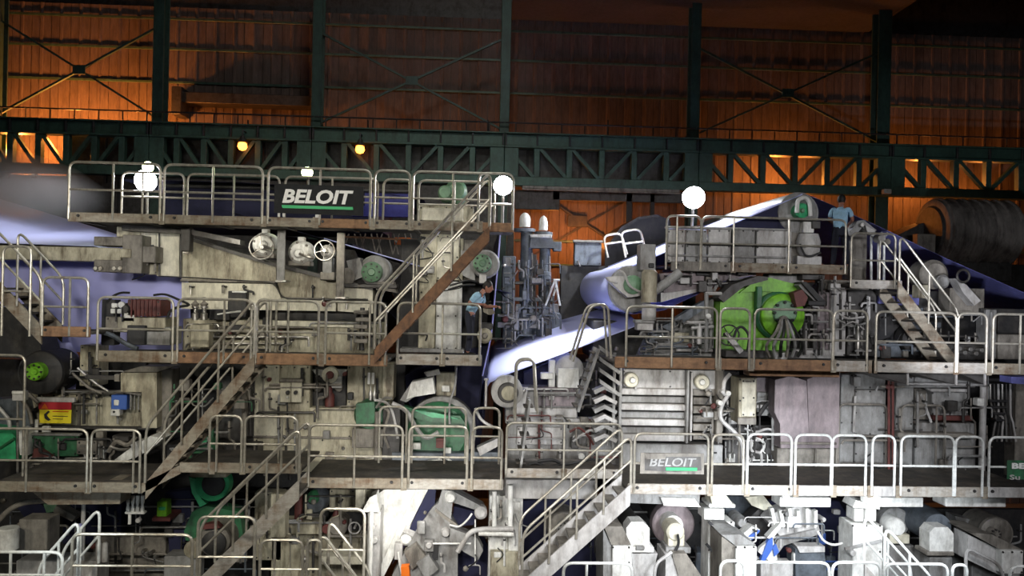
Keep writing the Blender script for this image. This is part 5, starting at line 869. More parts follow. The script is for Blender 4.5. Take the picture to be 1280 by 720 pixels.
TH('tilted_press', 'grey tilted press frame with round caps under the middle gangway', 'press', [
  ('P', 'main_plate', 'grey', [(541, 634), (552, 626), (572, 660), (572, 740), (505, 760), (490, 720), (520, 664)], 18.1, .5),
  ('P', 'upper_arm', 'grey', [(553, 612), (566, 614), (604, 634), (608, 642), (566, 628), (562, 660), (545, 638)], 18.0, .5),
  ('P', 'lower_arm', 'grey', [(563, 660), (596, 672), (604, 688), (598, 700), (580, 690), (562, 676)], 17.95, .4), ('P', 'recess', 'felt', [(567, 633), (596, 640), (592, 656), (565, 659)], 18.4, .3),
  ('L', 'round_cap', 'white', 563, 623, 17.85, [(0, 5), (.05, 7), (.2, 7.5)]), ('L', 'round_cap', 'grey_pale', 557, 667, 17.95, [(0, 4), (.05, 5.5), (.2, 6)]), ('L', 'bearing', 'grey_pale', 601, 642, 17.9, [(0, 5), (.05, 8), (.3, 8)]),
  ('B', 'bearing_block', 'grey', 530, 676, 542, 690, 17.9, .3), ('L', 'bearing_ring', 'grey_pale', 536, 683, 17.85, [(0, 2.5), (.03, 4), (.1, 4.5)]), ('P', 'dark_slot', 'dark', [(541, 682), (548, 680), (547, 698), (540, 702)], 17.95, .2), ('P', 'foot_plate', 'grey', [(520, 704), (536, 694), (548, 712), (532, 724)], 17.8, .3), ('P', 'foot_plate', 'greybrown', [(505, 690), (520, 680), (534, 698), (515, 712)], 17.9, .3),
  ('P', 'seam', 'greybrown', [(545, 636), (572, 656), (570, 659), (543, 639)], 17.97, .08), ('H', 'cable', 'white', [(562, 656, 17.9), (574, 658, 17.9), (584, 650, 17.9), (590, 642, 17.9)], .022), ('P', 'orange_cover', 'orange', [(501, 709), (511, 708), (513, 730), (502, 730)], 17.7, .2)]+dress(520, 640, 600, 715, 17.9, 8, 22, ('grey', 'grey_pale', 'darksteel', 'white')))
TH('press_felt', 'navy felt in the pit right of the tilted press', 'felt', [('P', 'felt', 'felt', [(572, 670), (606, 676), (612, 690), (612, 780), (572, 780)], 18.9, .3)])
roll('brown grey roll disc behind the steps of the middle stair', 706, 662, 22, 19.2, 'greybrown', 'grey', .8, .45)
TH('machine_roll', 'grey drum roll with octagonal white end box by middle stair', 'roll', [('P', 'end_box', 'white', [(783, 660), (789, 652), (804, 652), (812, 660), (812, 683), (783, 683)], 16.8, .4), ('L', 'shell', 'darksteel', 796, 664, 17.2, [(0, 11), (3.5, 11)]), ('L', 'collar', 'pinkgrey', 795, 662, 18.5, [(0, 13.5), (.4, 13.5)]), ('B', 'saddle', 'white', 788, 684, 818, 691, 16.7, .5), ('B', 'saddle_bolt', 'grey', 795, 683, 806, 688, 16.65, .1), ('P', 'pedestal', 'grey_pale', [(790, 692), (822, 692), (816, 720), (812, 850), (792, 850)], 16.8, .8)])
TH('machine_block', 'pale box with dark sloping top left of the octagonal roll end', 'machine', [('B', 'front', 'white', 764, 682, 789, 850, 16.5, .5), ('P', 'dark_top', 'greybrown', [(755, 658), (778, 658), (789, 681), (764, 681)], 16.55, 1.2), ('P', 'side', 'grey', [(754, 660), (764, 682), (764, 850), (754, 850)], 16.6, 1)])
TH('machine_roll', 'big brown grey roll disc with white journal in the middle pit', 'roll', [('L', 'disc', 'pinkgrey', 842, 656, 17.9, [(0, 25), (.03, 27), (.3, 27)]), ('L', 'shell', 'darksteel', 842, 656, 18.2, [(0, 20), (6, 20)]), ('L', 'collar', 'white', 842, 658, 17.5, [(0, 11), (.04, 13), (.4, 13)]), ('L', 'journal', 'cream_clean', 845, 666, 17.0, [(0, 9), (.05, 11.5), (.5, 11.5)]), ('B', 'bearing_stand', 'cream_clean', 835, 668, 856, 686, 17.05, .4), ('B', 'saddle', 'grey', 832, 684, 864, 692, 16.95, .5), ('H', 'hose', 'rubber', [(842, 692, 16.9), (848, 680, 16.9), (847, 668, 16.9)], .03)])
TH('machine_block', 'grey pedestal with dark top under the big roll disc', 'machine', [('P', 'dark_top', 'greybrown', [(840, 692), (858, 692), (890, 740), (854, 740)], 16.7, .8), ('P', 'front', 'grey_pale', [(832, 694), (840, 694), (854, 738), (854, 850), (832, 850)], 16.75, .8), ('T', 'rail', 'grey_pale', [(818, 720, 16.4), (820, 704, 16.4), (840, 690, 16.4)], .035)])
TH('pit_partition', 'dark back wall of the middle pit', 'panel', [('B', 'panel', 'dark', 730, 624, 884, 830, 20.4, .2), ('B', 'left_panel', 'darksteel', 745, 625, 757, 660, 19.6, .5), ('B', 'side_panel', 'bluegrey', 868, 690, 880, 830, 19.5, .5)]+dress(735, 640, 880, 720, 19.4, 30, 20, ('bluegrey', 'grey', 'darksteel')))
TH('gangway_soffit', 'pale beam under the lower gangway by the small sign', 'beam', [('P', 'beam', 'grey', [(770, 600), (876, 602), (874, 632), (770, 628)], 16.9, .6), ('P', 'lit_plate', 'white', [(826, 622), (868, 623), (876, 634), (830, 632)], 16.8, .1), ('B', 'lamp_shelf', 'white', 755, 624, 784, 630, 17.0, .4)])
TH('white_stand', 'white stepped pillar right of the middle pit', 'pillar', [('B', 'cap_plate', 'white', 886, 630, 920, 635, 17.0, .6), ('P', 'top_plate', 'cream_clean', [(888, 619), (908, 619), (916, 630), (890, 630)], 17.0, .5), ('B', 'neck', 'white', 880, 636, 906, 650, 17.1, .5), ('B', 'column', 'white', 884, 651, 917, 850, 17.2, .6), ('B', 'inner_panel', 'grey_pale', 893, 668, 905, 705, 17.15, .1), ('X', 'brace', 'dark', (886, 652, 17.0), (908, 676, 17.0), .06, .06), ('X', 'brace', 'dark', (883, 680, 17.0), (904, 705, 17.0), .06, .06)])
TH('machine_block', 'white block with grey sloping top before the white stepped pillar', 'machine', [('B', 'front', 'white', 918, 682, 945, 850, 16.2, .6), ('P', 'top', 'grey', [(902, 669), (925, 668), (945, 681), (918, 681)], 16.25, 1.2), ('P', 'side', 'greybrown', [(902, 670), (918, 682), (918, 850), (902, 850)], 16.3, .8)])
TH('tilted_press', 'pale ribbed press nip tilted under the lower right gangway', 'press', [('P', 'plate', 'grey_pale', [(970, 640), (1000, 632), (1020, 640), (1025, 664), (975, 670), (960, 652)], 17.8, .5), ('P', 'lower_plate', 'grey', [(974, 672), (1020, 662), (1024, 668), (980, 682), (968, 698), (962, 694)], 17.7, .4), ('P', 'dark_gap', 'darksteel', [(934, 650), (955, 630), (975, 660), (958, 680)], 18.4, .4)]
  +[('P', 'rib', 'white', [(963+i*11, 636+(i % 2)*3), (967+i*11, 635+(i % 2)*3), (972+i*10, 658), (968+i*10, 660)], 17.65, .15) for i in range(6)]+[('B', 'cover', 'white', 985, 646, 999, 660, 17.6, .1), ('C', 'joint', 'grey_pale', 1030, 650, 17.7, .3, 3), ('P', 'white_arm', 'white', [(959, 672), (976, 653), (979, 656), (964, 676)], 17.5, .2), ('P', 'tray', 'cream_clean', [(932, 622), (954, 619), (966, 634), (955, 638), (940, 632)], 17.9, .2)]+dress(930, 640, 1030, 700, 17.7, 14, 23, ('white', 'grey', 'bluegrey', 'grey_pale')))
TH('doctor_holder', 'blue and white striped blade holder in the right pit', 'blade', [('P', 'holder', 'white', [(928, 668), (940, 658), (950, 662), (938, 676)], 17.7, .3), ('P', 'blue_bar', 'blue', [(936, 671), (948, 662), (950, 664), (940, 675)], 17.65, .1), ('L', 'shaft', 'grey', 928, 654, 18.0, [(0, 5), (.1, 8), (.6, 8)])])
TH('cloth', 'crumpled blue and white cloth hanging in the right pit', 'cloth', [('P', 'white_fold', 'white', [(950, 685), (966, 672), (972, 700), (962, 702), (948, 690)], 17.5, .12), ('P', 'blue_fold', 'blue', [(960, 676), (966, 672), (966, 686), (956, 702), (951, 700)], 17.45, .1), ('P', 'blue_fold', 'blue', [(966, 684), (970, 680), (974, 690), (968, 696)], 17.44, .1)])
TH('hose', 'thin white hose sagging to the white pillar at right', 'hose', [('H', 'hose', 'white', [(1022, 664, 17.4), (1030, 676, 17.4), (1044, 681, 17.4), (1064, 675, 17.4)], .025)])
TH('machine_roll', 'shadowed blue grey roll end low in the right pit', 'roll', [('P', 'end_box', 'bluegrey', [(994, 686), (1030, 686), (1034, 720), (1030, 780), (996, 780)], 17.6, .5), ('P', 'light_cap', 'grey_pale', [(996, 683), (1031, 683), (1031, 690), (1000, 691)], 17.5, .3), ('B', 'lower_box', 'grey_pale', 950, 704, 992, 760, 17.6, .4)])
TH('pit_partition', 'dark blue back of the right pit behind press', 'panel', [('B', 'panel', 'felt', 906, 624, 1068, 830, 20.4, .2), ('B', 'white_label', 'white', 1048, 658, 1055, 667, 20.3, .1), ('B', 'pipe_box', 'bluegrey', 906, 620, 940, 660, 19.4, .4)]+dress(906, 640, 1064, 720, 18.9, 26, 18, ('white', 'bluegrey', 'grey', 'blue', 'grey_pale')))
TH('white_stand', 'brightest white square pillar under the lower right gangway', 'pillar', [('B', 'column', 'white', 1064, 655, 1103, 850, 16.9, .7), ('B', 'neck', 'white', 1068, 636, 1080, 652, 17.0, .4), ('B', 'neck', 'white', 1082, 636, 1096, 652, 17.0, .4), ('P', 'head', 'white', [(1066, 634), (1070, 626), (1100, 632), (1100, 637)], 16.9, .5), ('X', 'brace', 'grey', (1056, 686, 16.8), (1102, 676, 16.8), .05, .06), ('C', 'knob', 'grey_pale', 1067, 692, 16.8, .15, 4)])
TH('machine_roll', 'pale roll with white round cap right of the brightest pillar', 'roll', [('L', 'disc', 'grey', 1120, 654, 17.9, [(0, 17), (.04, 19.5), (.3, 19.5)]), ('L', 'shell', 'darksteel', 1120, 654, 18.2, [(0, 18), (6, 18)]), ('L', 'cap', 'white', 1122, 660, 17.5, [(0, 10), (.05, 12), (.4, 12)]), ('B', 'stand', 'cream_clean', 1112, 668, 1138, 680, 17.5, .4), ('B', 'pedestal', 'grey', 1106, 680, 1142, 850, 17.6, .5)])
TH('machine_roll', 'navy felt roll with octagonal white end box at right', 'roll', [('P', 'end_box', 'white', [(1162, 666), (1168, 659), (1185, 659), (1192, 667), (1192, 690), (1162, 690)], 16.8, .4), ('L', 'shell', 'bluegrey', 1172, 660, 17.2, [(0, 18), (.4, 21), (6, 21)]), ('P', 'web_flap', 'paper', [(1158, 650), (1170, 638), (1178, 651)], 17.6, .1), ('B', 'saddle', 'greybrown', 1158, 690, 1194, 695, 16.75, .5), ('B', 'pedestal', 'grey', 1160, 695, 1190, 850, 16.9, .7)])
roll('grey brown roll disc at lower right behind the long white box', 1246, 668, 22, 18.0, 'greybrown', 'greybrown', .8, .3)
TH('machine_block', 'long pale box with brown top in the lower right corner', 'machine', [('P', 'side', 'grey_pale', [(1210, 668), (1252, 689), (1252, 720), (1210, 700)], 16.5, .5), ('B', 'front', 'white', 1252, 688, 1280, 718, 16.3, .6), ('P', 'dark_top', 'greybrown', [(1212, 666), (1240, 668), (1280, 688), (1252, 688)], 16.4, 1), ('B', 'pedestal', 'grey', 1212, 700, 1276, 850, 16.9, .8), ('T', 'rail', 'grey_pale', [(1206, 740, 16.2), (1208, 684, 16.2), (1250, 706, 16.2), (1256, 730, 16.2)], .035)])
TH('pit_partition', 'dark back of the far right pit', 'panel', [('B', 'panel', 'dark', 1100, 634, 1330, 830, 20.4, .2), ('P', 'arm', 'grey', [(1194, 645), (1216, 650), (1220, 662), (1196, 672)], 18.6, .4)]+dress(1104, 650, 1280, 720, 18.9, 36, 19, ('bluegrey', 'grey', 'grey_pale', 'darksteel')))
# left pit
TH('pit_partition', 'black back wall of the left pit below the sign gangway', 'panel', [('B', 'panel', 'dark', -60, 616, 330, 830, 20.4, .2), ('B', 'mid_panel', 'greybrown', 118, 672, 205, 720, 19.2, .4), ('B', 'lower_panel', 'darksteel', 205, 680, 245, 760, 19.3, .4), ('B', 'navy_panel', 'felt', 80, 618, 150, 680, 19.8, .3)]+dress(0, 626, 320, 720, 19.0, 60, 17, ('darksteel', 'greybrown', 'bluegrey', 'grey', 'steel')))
TH('gangway_soffit', 'brown under beam below the left third level gangway', 'beam', [('P', 'beam', 'plate', [(22, 600), (152, 600), (150, 630), (60, 631)], 16.6, .5)])
TH('white_tank', 'small white tank at the bottom left corner', 'tank', [('V', 'tank', 'white', 10, 686, 16.2, [(0, 12), (25, 12), (26, 11)]), ('B', 'shelf', 'greybrown', 24, 650, 58, 688, 16.6, .5)])
TH('pipe', 'thick pale pipe bending under the left gangway', 'pipe', [('T', 'pipe', 'greybrown', [(-10, 660, 17), (12, 636, 17), (30, 628, 17), (80, 624, 17)], .055)])
TH('machine_block', 'mint tipped dark machinery in the left pit', 'machine', [('P', 'hood', 'mint', [(54, 630), (70, 630), (78, 638), (58, 641)], 18.5, .4), ('P', 'navy_flap', 'felt', [(20, 632), (50, 630), (70, 645), (30, 646)], 18.6, .5), ('P', 'link', 'greybrown', [(70, 632), (95, 646), (90, 652), (66, 640)], 18.4, .3)]+[('B', 'fitting', 'steel', 40+i*5, 666+(i*7) % 9, 45+i*5, 672+(i*7) % 9, 18.4, .2) for i in range(4)])
TH('lamp_post', 'white capped post with pale head in the left pit', 'post', [('V', 'post', 'grey_pale', 103, 700, 17.2, [(0, 2.5), (78, 2.5)]), ('P', 'head', 'mint', [(94, 622), (98, 617), (105, 618), (106, 628), (102, 629)], 17.1, .3), ('V', 'lower_tube', 'paper_lavender', 99, 700, 17.1, [(0, 2.5), (44, 2.5)])])
TH('valve_manifold', 'white valve manifold hanging under the stair foot at left', 'valve', [('B', 'bar', 'white', 156, 640, 180, 643, 17.3, .15)]+[('V', 'valve', 'white', 160+i*6, 640, 17.35, [(0, 2), (4, 2.4), (8, 1.4), (12, 2.2), (20, 2.2)]) for i in range(4)]+[('V', 'drop', 'white', 162, 655, 17.35, [(0, 2), (12, 2)]), ('C', 'ring', 'grey_pale', 172, 651, 17.3, .1, 3), ('T', 'hanger', 'steel', [(159, 640, 17.4), (159, 590, 17.4)], .02), ('T', 'hanger', 'steel', [(177, 640, 17.4), (177, 590, 17.4)], .02)])
TH('container', 'bright lime green container in the left pit', 'container', [('B', 'body', 'lime', 196, 627, 208, 646, 18.4, .3), ('B', 'label', 'emerald', 198, 634, 206, 638, 18.37, .05), ('B', 'shelf', 'maroon', 190, 647, 212, 652, 18.3, 2.0)])
TH('tube_pair', 'two pale vertical canisters on the left pit floor', 'canister', [('V', 'canister', 'grey_pale', 123, 702, 17.6, [(0, 3.5), (22, 3.5), (24, 2)]), ('V', 'canister', 'grey_pale', 131, 702, 17.6, [(0, 3.5), (22, 3.5), (24, 2)])])
TH('gear_housing', 'emerald green gear casing hanging under the raised left bay', 'gearbox', [('L', 'ring', 'emerald', 264, 606, 18.3, [(0, 16), (.05, 21), (.3, 22)]), ('C', 'bore', 'dark', 266, 606, 18.25, .15, 14), ('P', 'bracket', 'emerald', [(236, 596), (248, 600), (252, 624), (258, 630), (250, 634), (240, 616)], 18.4, .3), ('P', 'lower_casing', 'green', [(240, 640), (256, 632), (300, 640), (304, 672), (232, 676), (230, 664)], 18.6, .5), ('B', 'top_plate', 'cream', 238, 592, 282, 597, 18.0, .4)])
TH('pump', 'brown oval pump end behind the tall foreground guardrail', 'pump', [('L', 'body', 'greybrown', 266, 678, 18.0, [(0, 12), (.1, 19), (.6, 22)]), ('L', 'face', 'dark', 266, 680, 17.95, [(0, 10), (.05, 15), (.1, 15)]), ('L', 'side_ring', 'cream', 240, 688, 18.1, [(0, 6), (.05, 11), (.3, 11)]), ('P', 'rusty_lip', 'maroon', [(254, 656), (270, 654), (276, 660), (252, 662)], 17.9, .2)])
TH('navy_felt', 'dark navy felt hanging in the left pit by lime container', 'felt', [('P', 'felt', 'felt', [(206, 616), (238, 612), (242, 650), (226, 690), (212, 690), (208, 650)], 19.0, .3)])
TH('machine_block', 'pale grey floor bed in the bottom left', 'machine', [('B', 'bed', 'grey_pale', 22, 702, 118, 760, 17.5, .6), ('B', 'bed', 'grey', 205, 696, 245, 760, 18.2, .5)]+[('B', 'small_part', 'steel', 176+i*5, 688+(i*5) % 8, 180+i*5, 692+(i*5) % 8, 18.8, .2) for i in range(4)])

TH('gap_backing', 'black backing added to darken gaps behind the left middle level frames', 'machine', [('B', 'core_panel', 'dark', -60, 452, 180, 615, 20.7, 3), ('B', 'core_panel', 'dark', 184, 452, 400, 615, 20.7, 3), ('B', 'core_panel', 'dark', 404, 452, 505, 615, 20.7, 3), ('B', 'cross_beam', 'darksteel', 180, 540, 505, 552, 20.5, .3)]+dress(180, 460, 500, 600, 20.6, 26, 31, ('darksteel', 'greybrown', 'dark')))  # dark blocks added behind the frames so the gaps read black
TH('gap_backing', 'black backing added to darken gaps behind the press and beam stack', 'machine', [('B', 'core_panel', 'dark', 640, 452, 800, 615, 21.0, 3), ('B', 'core_panel', 'dark', 804, 452, 1000, 615, 20.7, 3), ('B', 'core_panel', 'dark', 1004, 470, 1340, 615, 20.7, 3)]+dress(640, 460, 960, 600, 20.6, 20, 32, ('darksteel', 'greybrown', 'bluegrey')))
TH('gap_backing', 'dark backing added to darken gaps behind the lime gear housing', 'machine', [('B', 'core_panel', 'dark', 740, 402, 900, 450, 20.4, 2), ('B', 'core_panel', 'dark', 930, 352, 1100, 450, 20.4, 2), ('B', 'core_panel', 'dark', 1180, 396, 1340, 466, 20.4, 2)]+dress(745, 405, 895, 448, 20.3, 12, 33, ('darksteel', 'grey', 'bluegrey')))
TH('gap_backing', 'dark backing added to darken gaps behind the cream frames at upper left', 'machine', [('B', 'core_panel', 'dark', 245, 376, 480, 450, 20.3, .6), ('B', 'core_panel', 'dark', 500, 300, 603, 440, 20.3, .6), ('B', 'core_panel', 'dark', 250, 310, 330, 376, 20.3, .4)])
# ================================================================ signs
TH('banner_sign', 'black banner sign reading BELOIT with green underline on top railing', 'sign', [
  ('P', 'board', 'black_sign', [(343, 229.5), (454.5, 233.5), (454, 270), (342.5, 266)], Y1-.10, .03),
  ('M', 'lettering', flat_text('BELOIT', 397.5, 246, Y1-.11, 17.5, 'lettering', .035, .2, 87), 'lettering'),
  ('P', 'underline', 'stripe_green', [(352, 256.2), (441, 258.8), (441.5, 262.4), (353, 260)], Y1-.12, .015), ('B', 'mount_clip', 'white', 347, 266, 350, 271, Y1-.08, .02), ('B', 'mount_clip', 'white', 353, 266, 356, 271, Y1-.08, .02), ('B', 'mount_clip', 'white', 394, 268, 398, 272, Y1-.08, .02)])
TH('small_sign', 'worn grey sign reading BELOIT on the lower right guardrail', 'sign', [
  ('P', 'board', 'greybrown', [(801, 566), (880, 567), (880, 593), (800, 592)], Y3-.10, .02), ('P', 'dark_patch', 'darksteel', [(806, 574), (812, 571), (876, 571), (877, 588), (845, 590), (806, 588)], Y3-.106, .004),
  ('M', 'lettering', flat_text('BELOIT', 841, 577.5, Y3-.11, 11, 'lettering', .02, .2, 60), 'grey'), ('B', 'underline', 'stripe_green', 832, 584.5, 872, 588.5, Y3-.12, .01), ('P', 'torn_patch', 'greybrown', [(806, 567), (832, 567), (832, 573.5), (808, 574)], Y3-.125, .01)])
TH('small_sign', 'dark green sign with white letters at the right frame edge', 'sign', [('B', 'board', 'green', 1257, 575.5, 1330, 600, Y3-.10, .02), ('M', 'lettering', flat_text('BELOIT', 1290, 582.5, Y3-.11, 7.5, 'lettering', .04, 0, 54), 'lettering'), ('M', 'lettering', flat_text('Su E', 1274, 596.5, Y3-.11, 6.2, 'lettering', .02, 0, 26), 'grey_pale')])
# ================================================================ floodlights
def flood(label, px, py, Y, rpx, m, power, col, stand_to, aim=(0, -1, -.12)):
    c = W(px, py, Y); r = rpx*S(Y); ax = Vector(aim).normalized()
    parts = [('lens', MB().lathe(c, ax, [(0, r), (.02, r*.97), (.05, r*.72), (.07, .02)], 24), m), ('reflector', MB().lathe(c-ax*.16, ax, [(0, r*.55), (.05, r*.85), (.155, r*1.06), (.16, r*1.03)], 24), 'darksteel')]
    parts.append(('stand', MB().tube([c-ax*.12, c-ax*.12+Vector((0, 0, -.3)), Vector((c.x, c.y+.12, W(px, stand_to, Y).z))], .035, 8), 'steel'))
    e = thing('floodlight', label, 'lamp', parts, 'floodlights')
    if power:
        lamp('SPOT', 'flood_light', c+ax*.12, c+ax*3, power, col, r, 165, .3)
    return e
flood('big white floodlight glaring on the top left gangway', 182, 226, 18.5, 13.5, 'lamp_white', 420, (.95, .97, 1), 283, (.05, -1, -.2))
flood('small greenish lamp just above the big left floodlight', 185, 209, 20.5, 7, 'lamp_green', 60, (.85, 1, .6), 240)
flood('small greenish lamp above the BELOIT banner', 384, 215.5, 20.5, 7, 'lamp_green', 60, (.85, 1, .6), 238)
flood('white floodlight at the head of the rusty stair', 629, 232, 18.2, 12, 'lamp_white', 420, (.95, .97, 1), 284, (0, -1, -.3))
flood('white floodlight shining over the white web on the right', 867, 247, 19.6, 14, 'lamp_white', 420, (.95, .97, 1), 290, (-.2, -1, -.3))
# unseen spots added to brighten the webs and felts
lamp('SPOT', 'web_fill', W(880, 200, 23), W(900, 300, 22), 900, (.93, .96, 1), .3, 110, .5)
lamp('SPOT', 'web_fill', W(820, 215, 22), W(740, 350, 21.5), 1300, (.93, .96, 1), .2, 120, .5)
lamp('SPOT', 'web_fill', W(735, 235, 19.2), W(685, 455, 20), 2800, (.93, .96, 1), .25, 46, .5)
lamp('SPOT', 'web_fill', W(1230, 480, 12.5), W(1180, 335, 22), 1500, (.9, .92, 1), .3, 42, .6)
lamp('SPOT', 'web_fill', W(60, 180, 21.5), W(40, 300, 22), 300, (.93, .96, 1), .2, 130, .5)
lamp('SPOT', 'web_fill', W(60, 270, 12), W(120, 370, 20), 420, (.93, .95, 1), .2, 38, .6)
# steam
mv = bpy.data.materials.new('steam'); mv.use_nodes = True; nt = mv.node_tree; nt.nodes.remove(nt.nodes['Principled BSDF'])
vs = nt.nodes.new('ShaderNodeVolumePrincipled'); vs.inputs['Color'].default_value = (.95, .96, 1, 1); L = nt.links.new
g = nt.nodes.new('ShaderNodeTexCoord'); n1 = nt.nodes.new('ShaderNodeTexNoise'); n1.inputs['Scale'].default_value = 2.2; n1.inputs['Detail'].default_value = 4
L(g.outputs['Generated'], n1.inputs['Vector'])
gr = nt.nodes.new('ShaderNodeTexGradient'); gr.gradient_type = 'SPHERICAL'; mp = nt.nodes.new('ShaderNodeMapping'); mp.inputs['Location'].default_value = (-1, -1, -1); mp.inputs['Scale'].default_value = (2, 2, 2)
L(g.outputs['Generated'], mp.inputs['Vector']); L(mp.outputs[0], gr.inputs[0])
mu = nt.nodes.new('ShaderNodeMath'); mu.operation = 'MULTIPLY'; L(n1.outputs['Fac'], mu.inputs[0]); L(gr.outputs['Fac'], mu.inputs[1])
m2 = nt.nodes.new('ShaderNodeMath'); m2.operation = 'MULTIPLY'; m2.inputs[1].default_value = 2.4; L(mu.outputs[0], m2.inputs[0])
L(m2.outputs[0], vs.inputs['Density']); L(vs.outputs[0], nt.nodes['Material Output'].inputs['Volume']); MATS['steam'] = mv
sc = W(10, 238, 23.5)
me = MB().lathe(sc+Vector((-2.6, 0, .2)), (1, 0, -.08), [(0, .3), (.6, 1.0), (1.8, 1.25), (3.2, 1.15), (4.4, .85), (5.6, .2)], 20)
so = link('steam_cloud', me, 'steam', sc); props(so, 'pale cloud of steam rising over the white web at the left edge', 'steam', None, 'stuff')
# ================================================================ people
def skin_mesh(nodes, edges, sub=1):
    """nodes: {key: (co, radius)}; first key is the root"""
    keys = list(nodes); me = bpy.data.meshes.new('s'); me.from_pydata([nodes[k][0] for k in keys], [(keys.index(a), keys.index(b)) for a, b in edges], [])
    o = bpy.data.objects.new('s', me); COL.objects.link(o)
    md = o.modifiers.new('k', 'SKIN'); md.use_smooth_shade = True
    for i, k in enumerate(keys):
        r = nodes[k][1]; r = r if isinstance(r, tuple) else (r, r)
        me.skin_vertices[0].data[i].radius = r; me.skin_vertices[0].data[i].use_root = (i == 0)
    sd = o.modifiers.new('u', 'SUBSURF'); sd.levels = sub; sd.render_levels = sub
    bpy.context.view_layer.update()
    m2 = bpy.data.meshes.new_from_object(o.evaluated_get(bpy.context.evaluated_depsgraph_get()))
    mb = MB().add([v.co.copy() for v in m2.vertices], [tuple(p.vertices) for p in m2.polygons])
    bpy.data.objects.remove(o); bpy.data.meshes.remove(me); bpy.data.meshes.remove(m2)
    return mb
def ball(c, r, sx=1, sy=1, sz=1, n=16):
    prof = [(-math.cos(PI*i/n), math.sin(PI*i/n)) for i in range(n+1)]
    mb = MB().lathe((0, 0, 0), (0, 0, 1), [(d, q) for d, q in prof], 18)
    mb.v = [Vector((v.x*r*sx+c[0], v.y*r*sy+c[1], v.z*r*sz+c[2])) for v in mb.v]
    return mb
def xf(mb, base, rz, extra=None):
    m = Matrix.Rotation(rz, 4, 'Z')
    if extra is not None: m = m @ extra
    mb.v = [m @ v + Vector(base) for v in mb.v]; return mb
def person(label, base, rz, pose, sc=1.0):
    """figure 1.70 m tall facing local -Y; pose: dict of joints"""
    V = Vector; P = {k: V(v) for k, v in pose.items()}
    neck, pel, ch = P['neck'], P['pelvis'], P['chest']
    head = P['head']; fwd = P['look'].normalized(); upv = (head-neck).normalized()
    # body: one continuous skin surface (torso, neck, arms, legs)
    N = {'pel': (pel, (.12, .10)), 'ch': (ch, (.13, .10)), 'nk0': (neck-(neck-ch)*.25, (.075, .07)), 'nk': (neck, .052), 'hd': (head-upv*.04, .056)}
    E = [('pel', 'ch'), ('ch', 'nk0'), ('nk0', 'nk'), ('nk', 'hd')]
    for s in 'lr':
        N.update({'sh'+s: (P['sh'+s], .055), 'el'+s: (P['el'+s], .042), 'wr'+s: (P['wr'+s], .030), 'pa'+s: (P['wr'+s]+(P['wr'+s]-P['el'+s]).normalized()*.07, (.040, .022)),
                  'hp'+s: (P['hp'+s], .085), 'kn'+s: (P['kn'+s], .058), 'an'+s: (P['an'+s], .040)})
        E += [('ch', 'sh'+s), ('sh'+s, 'el'+s), ('el'+s, 'wr'+s), ('wr'+s, 'pa'+s), ('pel', 'hp'+s), ('hp'+s, 'kn'+s), ('kn'+s, 'an'+s)]
    body = skin_mesh(N, E)
    # head with face
    hb = ball((0, 0, 0), .105, .76, .92, 1.12)
    side = fwd.cross(V((0, 0, 1))).normalized(); u = side.cross(fwd).normalized()
    R = Matrix((side, -fwd, u)).transposed()   # local x side, -y forward
    def put(mb):
        mb.v = [R @ v + head for v in mb.v]; return mb
    face = MB(); face.add(hb.v, hb.f)
    face.add(*(lambda m: (m.v, m.f))(ball((0, -.035, -.055), .07, .72, .8, .8)))
    face.add(*(lambda m: (m.v, m.f))(MB().tube([(0, -.088, .022), (0, -.112, -.018), (0, -.094, -.03)], .013, 8)))
    for sx in (-1, 1): face.add(*(lambda m: (m.v, m.f))(ball((sx*.082, .012, -.004), .032, .35, .7, 1.1, 8)))
    face.add(*(lambda m: (m.v, m.f))(MB().tube([(-.022, -.092, -.058), (0, -.098, -.056), (.022, -.092, -.058)], .007, 6)))
    put(face); body.add(face.v, face.f)
    for s, sg in (('l', 1), ('r', -1)):
        d = (P['wr'+s]-P['el'+s]).normalized(); pa = P['wr'+s]+d*.085
        a = d.cross(V((0, 0, 1))); a = a.normalized() if a.length > .2 else V((1, 0, 0)); dn = a.cross(d).normalized()
        if dn.z > 0: dn = -dn
        for k, (o_, ln) in enumerate(((-.028, .062), (-.010, .075), (.010, .070), (.027, .055))):
            p0 = pa+a*o_; body.add(*(lambda m: (m.v, m.f))(MB().tube([p0-d*.02, p0+d*ln*.45, p0+d*ln*.8+dn*.02, p0+d*ln*.85+dn*.045], .0095, 6, True, .007)))
        p0 = P['wr'+s]+d*.035-a*.03; body.add(*(lambda m: (m.v, m.f))(MB().tube([p0, p0-a*.025+d*.03, p0-a*.03+d*.06+dn*.015], .011, 6, True, .008)))
    # clothing
    NS = {'ch': (ch, (.165, .12)), 'pel': (pel-(ch-pel)*.22, (.158, .125)), 'nk0': (neck-(neck-ch)*.35, (.10, .085)), 'nk': (neck-(neck-ch)*.1, .066)}
    ES = [('ch', 'pel'), ('ch', 'nk0'), ('nk0', 'nk')]
    for s in 'lr':
        e = P['sh'+s].lerp(P['el'+s], .8); NS.update({'sh'+s: (P['sh'+s], .075), 'sl'+s: (e, .064)}); ES += [('ch', 'sh'+s), ('sh'+s, 'sl'+s)]
    shirt = skin_mesh(NS, ES)
    NT = {'pel': (pel, (.150, .118)), 'top': (pel+(ch-pel)*.34, (.15, .118))}; ET = [('pel', 'top')]
    for s in 'lr':
        NT.update({'hp'+s: (P['hp'+s], .10), 'kn'+s: (P['kn'+s], .076), 'an'+s: (P['an'+s]+V((0, 0, .02)), .062)}); ET += [('pel', 'hp'+s), ('hp'+s, 'kn'+s), ('kn'+s, 'an'+s)]
    tr = skin_mesh(NT, ET)
    hair = MB()
    cap = ball((0, .016, .022), .112, .80, .92, 1.06); hair.add([v for v in cap.v], cap.f)
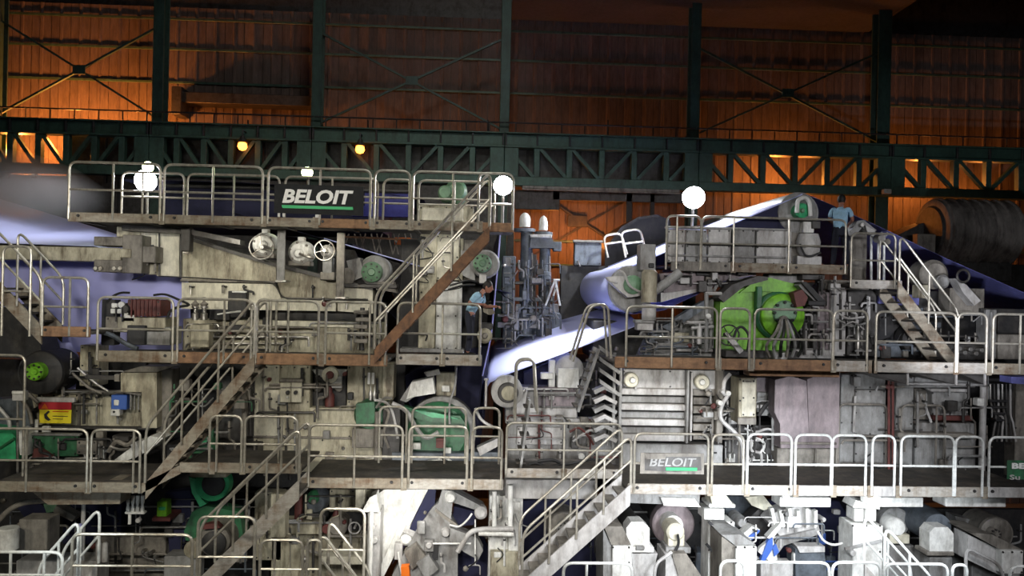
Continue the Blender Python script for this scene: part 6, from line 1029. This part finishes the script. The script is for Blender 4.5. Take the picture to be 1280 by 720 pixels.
    keep = [f for f in hair.f if sum(hair.v[i].z for i in f)/len(f) > -.005 or sum(hair.v[i].y for i in f)/len(f) > .03]
    keep = [f for f in keep if not (sum(hair.v[i].y for i in f)/len(f) < -.05 and sum(hair.v[i].z for i in f)/len(f) < .055)]
    hair.f = keep; put(hair)
    eyes = MB()
    for sx in (-1, 1): eyes.add(*(lambda m: (m.v, m.f))(ball((sx*.032, -.082, .010), .012, 1, .7, .8, 8)))
    put(eyes)
    brow = MB()
    for sx in (-1, 1): brow.add(*(lambda m: (m.v, m.f))(MB().tube([(sx*.016, -.088, .032), (sx*.034, -.086, .037), (sx*.05, -.074, .031)], .005, 5)))
    put(brow)
    col = skin_mesh({'a': (neck-(neck-ch)*.12, .072), 'b': (neck+upv*.012, .064)}, [('a', 'b')])
    belt = MB().lathe(pel+(ch-pel)*.2-V((0, 0, .02)), (0, 0, 1), [(0, .150), (.04, .150)], 20)
    belt.v = [V((pel.x+(v.x-pel.x), pel.y+(v.y-pel.y)*.8, v.z)) for v in belt.v]
    parts = [('body', body, 'skin'), ('hair', hair, 'hair'), ('eyes', eyes, 'dark'), ('eyebrows', brow, 'hair'), ('shirt', shirt, 'shirt'), ('collar', col, 'shirt'), ('trousers', tr, 'trousers')]
    for s in 'lr':
        a = P['an'+s]; sh = ball((a.x, a.y-.055, .045), .09, .52, 1.45, .5); sh.v = [V((v.x, v.y, max(0, v.z))) for v in sh.v]
        parts.append(('shoe', sh, 'shoe'))
    for p in parts: xf(p[1], base, rz, Matrix.Scale(sc, 4))
    return thing('person', label, 'person', parts)
# right man: seen from behind, turned a little to the right
zdk = Z1Rt-.10
b1 = W(1049, 336, 19.0); b1.z = zdk
person('man in light blue shirt and dark trousers, back turned, on upper right platform', b1, math.radians(150), dict(
  pelvis=(0, 0, .93), chest=(0, -.07, 1.26), neck=(0, -.12, 1.47), head=(.0, -.20, 1.60), look=(.12, -1, -.32),
  shl=(-.17, -.09, 1.40), shr=(.17, -.09, 1.40), ell=(-.25, -.16, 1.14), elr=(.25, -.16, 1.14), wrl=(-.16, -.37, 1.08), wrr=(.17, -.38, 1.10),
  hpl=(-.09, .0, .86), hpr=(.09, 0, .86), knl=(-.13, -.02, .47), knr=(.12, -.03, .47), anl=(-.16, .03, .08), anr=(.14, .0, .08)), 1.07)
# left man: side view facing right, bent forward, arm reaching to the roll
zdk2 = Z2t-.10
b2 = W(588, 436, 17.75); b2.z = zdk2
person('man in light blue shirt leaning toward the roll on the left gangway', b2, math.radians(78), dict(
  pelvis=(0, .03, .92), chest=(0, -.10, 1.20), neck=(0, -.24, 1.37), head=(.0, -.35, 1.46), look=(-.1, -1, -.30),
  shl=(-.17, -.18, 1.32), shr=(.17, -.18, 1.32), ell=(-.24, .02, 1.10), elr=(.25, -.22, 1.05), wrl=(-.14, -.22, 1.10), wrr=(.16, -.46, 1.06),
  hpl=(-.09, .03, .85), hpr=(.09, .03, .85), knl=(-.11, -.02, .46), knr=(.10, .02, .46), anl=(-.12, .03, .08), anr=(.11, .10, .08)), 1.06)
TH('spool', 'cream ringed spool beside the left man', 'spool', [('L', 'ring', 'cream', 606, 420, 17.8, [(0, 7), (.04, 9.5), (.25, 9.5)]), ('L', 'hub', 'greybrown', 606, 420, 17.75, [(0, 2.5), (.03, 4), (.08, 4)]), ('B', 'bracket', 'dark', 598, 404, 616, 412, 18.0, .3), ('P', 'clamp', 'cream', [(604, 384), (614, 380), (619, 392), (612, 394), (604, 390)], 18.0, .2)])
